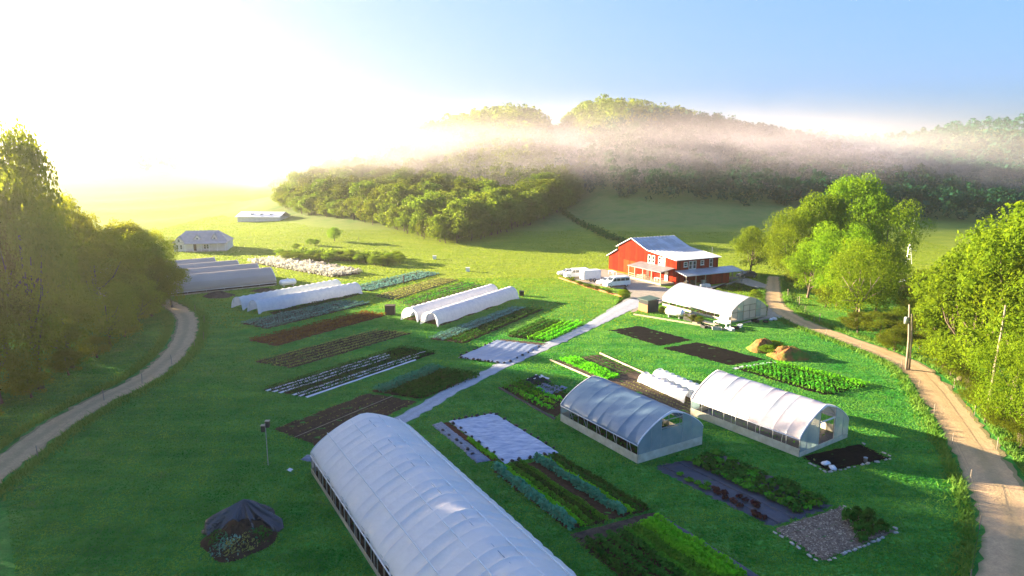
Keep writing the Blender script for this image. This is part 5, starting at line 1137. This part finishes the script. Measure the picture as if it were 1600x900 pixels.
for k in range(7):
    pp = P(1046 + k * 10.0, 494 + k * 2.6) + Vector((-.9, 1.7, 0)); 
    T('round', 'leaf_mid', pp, 1.3, 1.3, 'potted shrub along the long wall of the cream greenhouse', name='potted_shrub', group='shrubs along the cream greenhouse', cat='shrub')
x_ = MB(); a = P(990, 492); b = P(1148, 518); x_.beam((a.x, a.y, .12), (b.x, b.y, .12), .2, .24); o = x_.build('timber', M['wood']); tag(o, 'long timber edging below the cream greenhouse and its clutter', 'timber edging')

# ------------------------------------------------------------------ farmhouse and far buildings
a = P(272, 394); b = P(356, 392); ha = math.atan2(b.y - a.y, b.x - a.x); hw = (b - a).length
t = thing('farmhouse', 'white farmhouse with three gabled dormers and a front porch, in the glow at left', 'house', (a.x, a.y, 0), ha)
x_ = MB(); x_.box((0, .02, 0), (hw, 8.0, 2.7)); x_.build('wall', M['house_white'], t)
x_ = MB(); x_.add([(-.4, -.3, 2.7), (hw + .4, -.3, 2.7), (hw + .4, 8.3, 2.7), (-.4, 8.3, 2.7), (2.6, 4, 5.7), (hw - 3.0, 4, 5.7)], [(0, 1, 5, 4), (1, 2, 5), (2, 3, 4, 5), (3, 0, 4), (3, 2, 1, 0)]); x_.build('roof', M['house_roof'], t)
for cx, wd, zz in ((1.5, 3.0, 4.3), (6.3, 3.2, 4.7), (11.0, 2.4, 4.9)):
    x_ = MB(); x_.prism([(cx - wd/2, -.05 if cx < 3 else .8, 2.5), (cx + wd/2, -.05 if cx < 3 else .8, 2.5), (cx, -.05 if cx < 3 else .8, zz)], (0, 4.0, 0)); x_.build('dormer', M['house_white'], t)
    y0 = -.3 if cx < 3 else .6; x_ = MB()
    for s in (-1, 1): x_.prism([(cx, y0, zz + .02), (cx + s * (wd/2 + .3), y0, 2.45), (cx + s * (wd/2 + .3), y0, 2.6), (cx, y0, zz + .2)], (0, 4.2, 0))
    x_.build('dormer_roof', M['house_roof'], t)
    window(t, cx, -.06 if cx < 3 else .79, (2.5 + zz) / 2 - .15, .8, .9, 'y')
for xx in (1.0, 2.0, 8.4, 9.2): window(t, xx, .02, 1.4, .7, 1.4, 'y')
x_ = MB(); x_.prism([(3.2, -1.8, 2.35), (3.2, .0, 2.75), (3.2, .0, 2.85), (3.2, -1.8, 2.45)], (hw - 3.2, 0, 0)); x_.build('porch_roof', M['house_roof'], t)
for k in range(6): x_ = MB(); xx = 3.4 + k * (hw - 3.7) / 5; x_.box((xx - .09, -1.7, 0), (xx + .09, -1.52, 2.38)); x_.build('post', M['white_trim'], t)
x_ = MB(); x_.box((3.3, -1.75, 0), (hw, -.01, .3)); x_.build('porch_deck', M['wood'], t)
x_ = MB(); x_.box((5.2, -.03, .3), (6.1, .015, 2.2)); x_.build('door', M['dark_wood'], t)
a = PT(370, 347); b = PT(437, 345); a.z = float(hgt(a.x, a.y)); wa = math.atan2(b.y - a.y, b.x - a.x); wl = (b - a).length
t = thing('long_barn', 'far long low shed with a pale roof at the misty field edge', 'barn', a, wa)
x_ = MB(); x_.box((.3, 0, 0), (wl, 9, 2.2)); x_.build('wall', M['house_white'], t)
x_ = MB(); x_.prism([(-.4, -.6, 2.0), (-.4, 4.5, 3.7), (-.4, 9.6, 2.0), (-.4, 9.6, 2.15), (-.4, 4.5, 3.9), (-.4, -.6, 2.15)], (wl + .8, 0, 0)); r = x_.build('roof', M['white_metal'], t)
for k in range(3): x_ = MB(); x_.box((wl * (.3 + k * .22), 1.2, 2.8), (wl * (.3 + k * .22) + .9, 2.2, 3.4)); x_.build('vent', M['steel'], r)

# ------------------------------------------------------------------ poles, fences, small things
pb = P(1416, 578); t = thing('utility_pole', 'wooden utility pole with a grey transformer can, at the bend of the right road', 'utility pole', pb)
x_ = MB(); x_.tube([(0, 0, -.3), (-.1, 0, 4), (-.45, .1, 8.4)], .17, 9, 0, .11); x_.build('pole', M['old_wood'], t, True)
x_ = MB(); x_.tube([(.38, 0, -.3), (.25, 0, 4), (.0, .1, 7.2)], .12, 8, 0, .08); x_.build('brace_pole', M['old_wood'], t, True)
x_ = MB(); x_.lathe([(.05, 0), (.24, .02), (.25, .75), (.2, .85), (.05, .88)], (-.72, -.05, 6.0), 12); x_.build('transformer', M['steel'], t, True)
x_ = MB(); x_.box((-.62, -.08, 6.2), (-.3, .02, 6.3)); x_.build('bracket', M['steel'], t)
sb_ = P(1542, 660); t = thing('dead_trunk', 'tall pale dead trunk with a split brown base, in front of the lime green trees', 'dead tree', sb_)
x_ = MB(); x_.tube([(0, 0, -.2), (.05, .1, 2.5), (.2, .2, 6), (.45, .3, 9.5), (.55, .4, 12.0)], .2, 9, 0, .07); x_.build('trunk', M['pale_bark'], t, True)
x_ = MB(); x_.tube([(.32, -.1, -.2), (.3, 0, 1.6), (.25, .1, 3.4)], .15, 7, 0, .05); x_.build('stub', M['bark'], t, True)
x_ = MB(); x_.tube([(-.25, -.1, -.1), (-.2, 0, 1.0), (-.05, .05, 2.2)], .13, 7, 0, .05); x_.build('stub', M['bark'], t, True)
mp = P(419, 727); t = thing('bird_house_pole', 'thin pole with two dark bird boxes, on the lawn left of the white tunnel', 'bird house pole', mp)
x_ = MB(); x_.tube([(0, 0, -.2), (0, 0, 3.9)], .035, 6); x_.build('pole', M['steel'], t)
for k, (dx, z) in enumerate(((-.2, 3.1), (.2, 3.5))):
    x_ = MB(); x_.box((dx - .15, -.15, z), (dx + .15, .15, z + .55)); h_ = x_.build('nest_box', M['dark_wood'], t)
    x_ = MB(); x_.box((dx - .19, -.19, z + .552), (dx + .19, .19, z + .6)); x_.build('lid', M['wood'], h_)
def fence(lab, pts, h=1.3, wires=(.4, .8, 1.15), name='wire_fence', mat='old_wood', r=.05, step=None, lean=.03):
    p = [P(*q) if not isinstance(q, Vector) else q for q in pts]; 
    for q in p: q.z = float(hgt(q.x, q.y))
    t = thing(name, lab, 'fence', p[0]); o = p[0]
    if step: 
        c = resample(p, max(2, int(sum((p[i+1] - p[i]).length for i in range(len(p) - 1)) / step))); p = [Vector((x, y, float(hgt(x, y)))) for x, y in c]
    for q in p:
        x_ = MB(); l = random.uniform(-lean, lean); x_.tube([q - o - Vector((0, 0, .2)), q - o + Vector((l * h, 0, h))], r, 6); x_.build('post', M[mat], t)
    for z in wires:
        x_ = MB(); x_.tube([q - o + Vector((0, 0, z)) for q in p], .006, 3); x_.build('wire', M['dark_wood'], t)
    return t
fence('wire fence on thin posts along the inner edge of the right road', [(1246, 473), (1290, 524), (1338, 545), (1388, 566), (1418, 583), (1440, 616), (1470, 664), (1500, 718), (1522, 775), (1530, 840), (1515, 915)], 1.1, (.5, 1.0), step=7, r=.035)
fence('wire fence on the outer side of the right road under the lime green trees', [(1462, 572), (1510, 632), (1560, 706), (1620, 775)], 1.2, (.6, 1.1), step=7, r=.035)
fence('thin stake fence along the inner edge of the left dirt track', [(60, 718), (163, 626), (222, 600), (269, 570), (304, 544), (318, 532), (319, 505), (305, 488)], 1.3, (1.0,), r=.035, lean=.08)
fence('posts of the fence under the sunlit clump, right of the wheel tracks', [(1231, 464), (1249, 477), (1280, 505)], 1.6, (.6, 1.1), r=.06)
tl_ = PT(868, 319)
fence('old field fence climbing the pasture behind the barn', [tl_, PT(890, 340), PT(920, 358), PT(950, 371), PT(985, 383)], 1.3, (.5, 1.0), step=7)
fence('old field fence along the edge of the far hay field below the wood', [PT(560, 376), PT(520, 384), PT(480, 392), PT(430, 398)], 1.2, (.6, 1.0), step=8)
c = resample([tl_, PT(890, 340), PT(920, 358), PT(950, 371), PT(985, 383)], 200); n = 2600
ii = rng.integers(0, 200, n); C = np.stack([c[ii, 0] + rng.normal(0, .8, n), c[ii, 1] + rng.normal(0, .8, n), np.zeros(n)], 1); C[:, 2] = hgt(C[:, 0], C[:, 1]) + rng.random(n) * 1.4
Vq, Fq = leaf_quads(C, np.tile([0, 0, 1.], (n, 1)), .7, .9); tag(link('hedge', np_mesh('hedge', Vq, Fq, M['crop_dark'])), 'dark hedgerow line climbing the pasture behind the barn', 'hedge', kind='stuff')
# mast and the little roof in the hollow
ms = P(1418, 412); t = thing('windmill_mast', 'thin grey lattice mast with a ladder like frame, between the clump and the right trees', 'mast', ms)
for dx, dy in ((-.5, -.4), (.5, -.4), (0, .5)): x_ = MB(); x_.tube([(dx * 1.6, dy * 1.6, -.5), (dx * .3, dy * .3, 5.0)], .06, 5); x_.build('leg', M['steel'], t)
x_ = MB(); x_.tube([(0, 0, 4.5), (.6, 0, 12.2)], .07, 6, 0, .04); x_.build('mast_pole', M['steel'], t)
for z in (1.2, 2.4, 3.6): x_ = MB(); s = 1.6 - z * .26; x_.beam((-.5 * s, -.4 * s, z), (.5 * s, -.4 * s, z), .08, .08); x_.beam((.5 * s, -.4 * s, z), (0, .5 * s, z), .08, .08); x_.build('rung', M['steel'], t)
x_ = MB(); x_.beam((-.9, -.3, 4.6), (1.9, -.3, 3.2), .1, .1); x_.beam((-1.4, -.3, 3.4), (.2, -.3, 4.9), .1, .1); x_.build('strut', M['steel'], t)
rb = P(1404, 462); t = thing('hollow_shed', 'dark shed with a light blue roof edge, half hidden in the hollow behind the clump', 'shed', rb, R(-35))
x_ = MB(); x_.box((0, 0, 0), (3.0, 4.0, 2.4)); x_.build('wall', M['dark_wood'], t)
x_ = MB(); x_.prism([(-.3, -.3, 2.4), (1.5, -.3, 3.3), (3.3, -.3, 2.4), (3.3, -.3, 2.52), (1.5, -.3, 3.42), (-.3, -.3, 2.52)], (0, 4.6, 0)); x_.build('roof', M['barn_roof'], t)
for u, v, mt, lb, nm in ((679, 405, 'white_metal', 'tiny white box standing alone in the far hay field', 'hive_box'), (731, 424, 'white_metal', 'small pale box in the sunlit grass above the middle cloth tunnels', 'hive_box'), (815, 462, 'black', 'small dark box on the grass right of the middle cloth tunnels', 'hive_box'), (610, 491, 'dark_wood', 'brown wooden box at the end of the reddish brown bed', 'wooden_box')):
    x_ = MB(); s = .45 if mt != 'dark_wood' else .8; x_.box((-s, -s * .8, 0), (s, s * .8, s * 1.9)); x_.box((-s - .06, -s * .8 - .06, s * 1.9 + .002), (s + .06, s * .8 + .06, s * 1.9 + .1)); o = x_.build(nm, M[mt]); o.location = P(u, v); tag(o, lb, 'box')
x_ = MB(); x_.tube([(0, 0, 0), (0, 0, 1.7)], .16, 7); o = x_.build('wooden_post', M['dark_wood'], None, True); o.location = P(631, 443); tag(o, 'short dark post between the pinkish rows and the pale green strip', 'post')
T('round', 'leaf_sun', PT(523, 377), 4.5, 4.5, 'small lone tree in the far bright field left of the hill wood', name='young_tree')
for u, v in ((463, 391), (485, 383), (494, 384)): T('round', 'leaf_sun', PT(u, v), 2.0, 2.6, 'tiny bush in the far bright field', name='field_bush', group='tiny bushes in the far field', cat='bush')
for k in range(26):
    u = 436 + 190 * (k / 25) + random.uniform(-4, 4); v = 405 + 6 * math.sin(k * .4) * .3 + (k / 25) * 7 + random.uniform(-4, 3)
    T('round', 'leaf_sun', P(u, v), random.uniform(1.8, 3.0), random.uniform(3.2, 4.6), 'leafy bush in the bushy strip behind the white blossom', name='strip_bush', group='bushes in the strip behind the blossom', cat='bush')

# ------------------------------------------------------------------ grass
def in_poly(pts, poly):
    x, y = pts[:, 0], pts[:, 1]; r = np.zeros(len(pts), bool); n = len(poly); j = n - 1
    for i in range(n):
        xi, yi = poly[i]; xj, yj = poly[j]; c = ((yi > y) != (yj > y)) & (x < (xj - xi) * (y - yi) / (yj - yi + 1e-12) + xi); r ^= c; j = i
    return r
def tufts(name, xy, hmin, hmax, wd, mat, label=None):
    ok = np.ones(len(xy), bool)
    for poly in AVOID:
        poly = np.asarray(poly, float); lo = poly.min(0); hi = poly.max(0); cand = ok & (xy[:, 0] > lo[0]) & (xy[:, 0] < hi[0]) & (xy[:, 1] > lo[1]) & (xy[:, 1] < hi[1])
        k = np.where(cand)[0]
        if len(k): ok[k[in_poly(xy[k], poly)]] = False
    xy = xy[ok]; n = len(xy); a = rng.uniform(0, 6.28, n); h = rng.uniform(hmin, hmax, n); w_ = wd * rng.uniform(.6, 1.4, n); z = hgt(xy[:, 0], xy[:, 1])
    dx, dy = np.cos(a) * w_, np.sin(a) * w_; lx, ly = rng.normal(0, .6, n) * h, rng.normal(0, .6, n) * h
    V = np.stack([np.stack([xy[:, 0] - dx, xy[:, 1] - dy, z], 1), np.stack([xy[:, 0] + dx, xy[:, 1] + dy, z], 1), np.stack([xy[:, 0] + lx, xy[:, 1] + ly, z + h], 1)], 1).reshape(-1, 3)
    return tag(link(name, np_mesh(name, V, np.arange(3 * n).reshape(-1, 3), M[mat])), kind='stuff')
n = 520000; d = 34 + (150 - 34) * rng.random(n) ** 1.25; az = rng.uniform(-.68, .68, n)
xy = np.stack([d * np.sin(az), d * np.cos(az)], 1)
tufts('lawn_grass', xy, .04, .10, .08, 'grass_leaf')
n = 300000; xy = np.stack([rng.uniform(-130, 130, n), 92 + 200 * rng.random(n) ** 1.3], 1)
xy = xy[(np.abs(xy[:, 0]) < xy[:, 1] * .8) & (rng.random(n) < np.clip((xy[:, 1] - 112) / 40 + .4 * np.sin(xy[:, 0] * .11) * np.sin(xy[:, 1] * .13), 0, 1)) & (hgt(xy[:, 0], xy[:, 1]) < 2.5)]
tufts('hay_grass', xy, .08, .22, .13, 'hay_leaf')
for nm, (c, nr, wd), sides in (('tall_grass', RIGHT, (1, -1)), ('tall_grass', LEFT, (1, -1))):
    n = 16000; i = rng.integers(0, len(c), n); s = rng.choice(sides, n); f_ = rng.random(n)
    off = (wd[i] / 2 + .35 + np.abs(rng.normal(0, .55, n))) * s; xy = c[i] + nr[i] * off[:, None] + rng.normal(0, .25, (n, 2))
    keep = xy[:, 1] > 25; tufts(nm, xy[keep], .2, .6, .07, 'tall_grass')
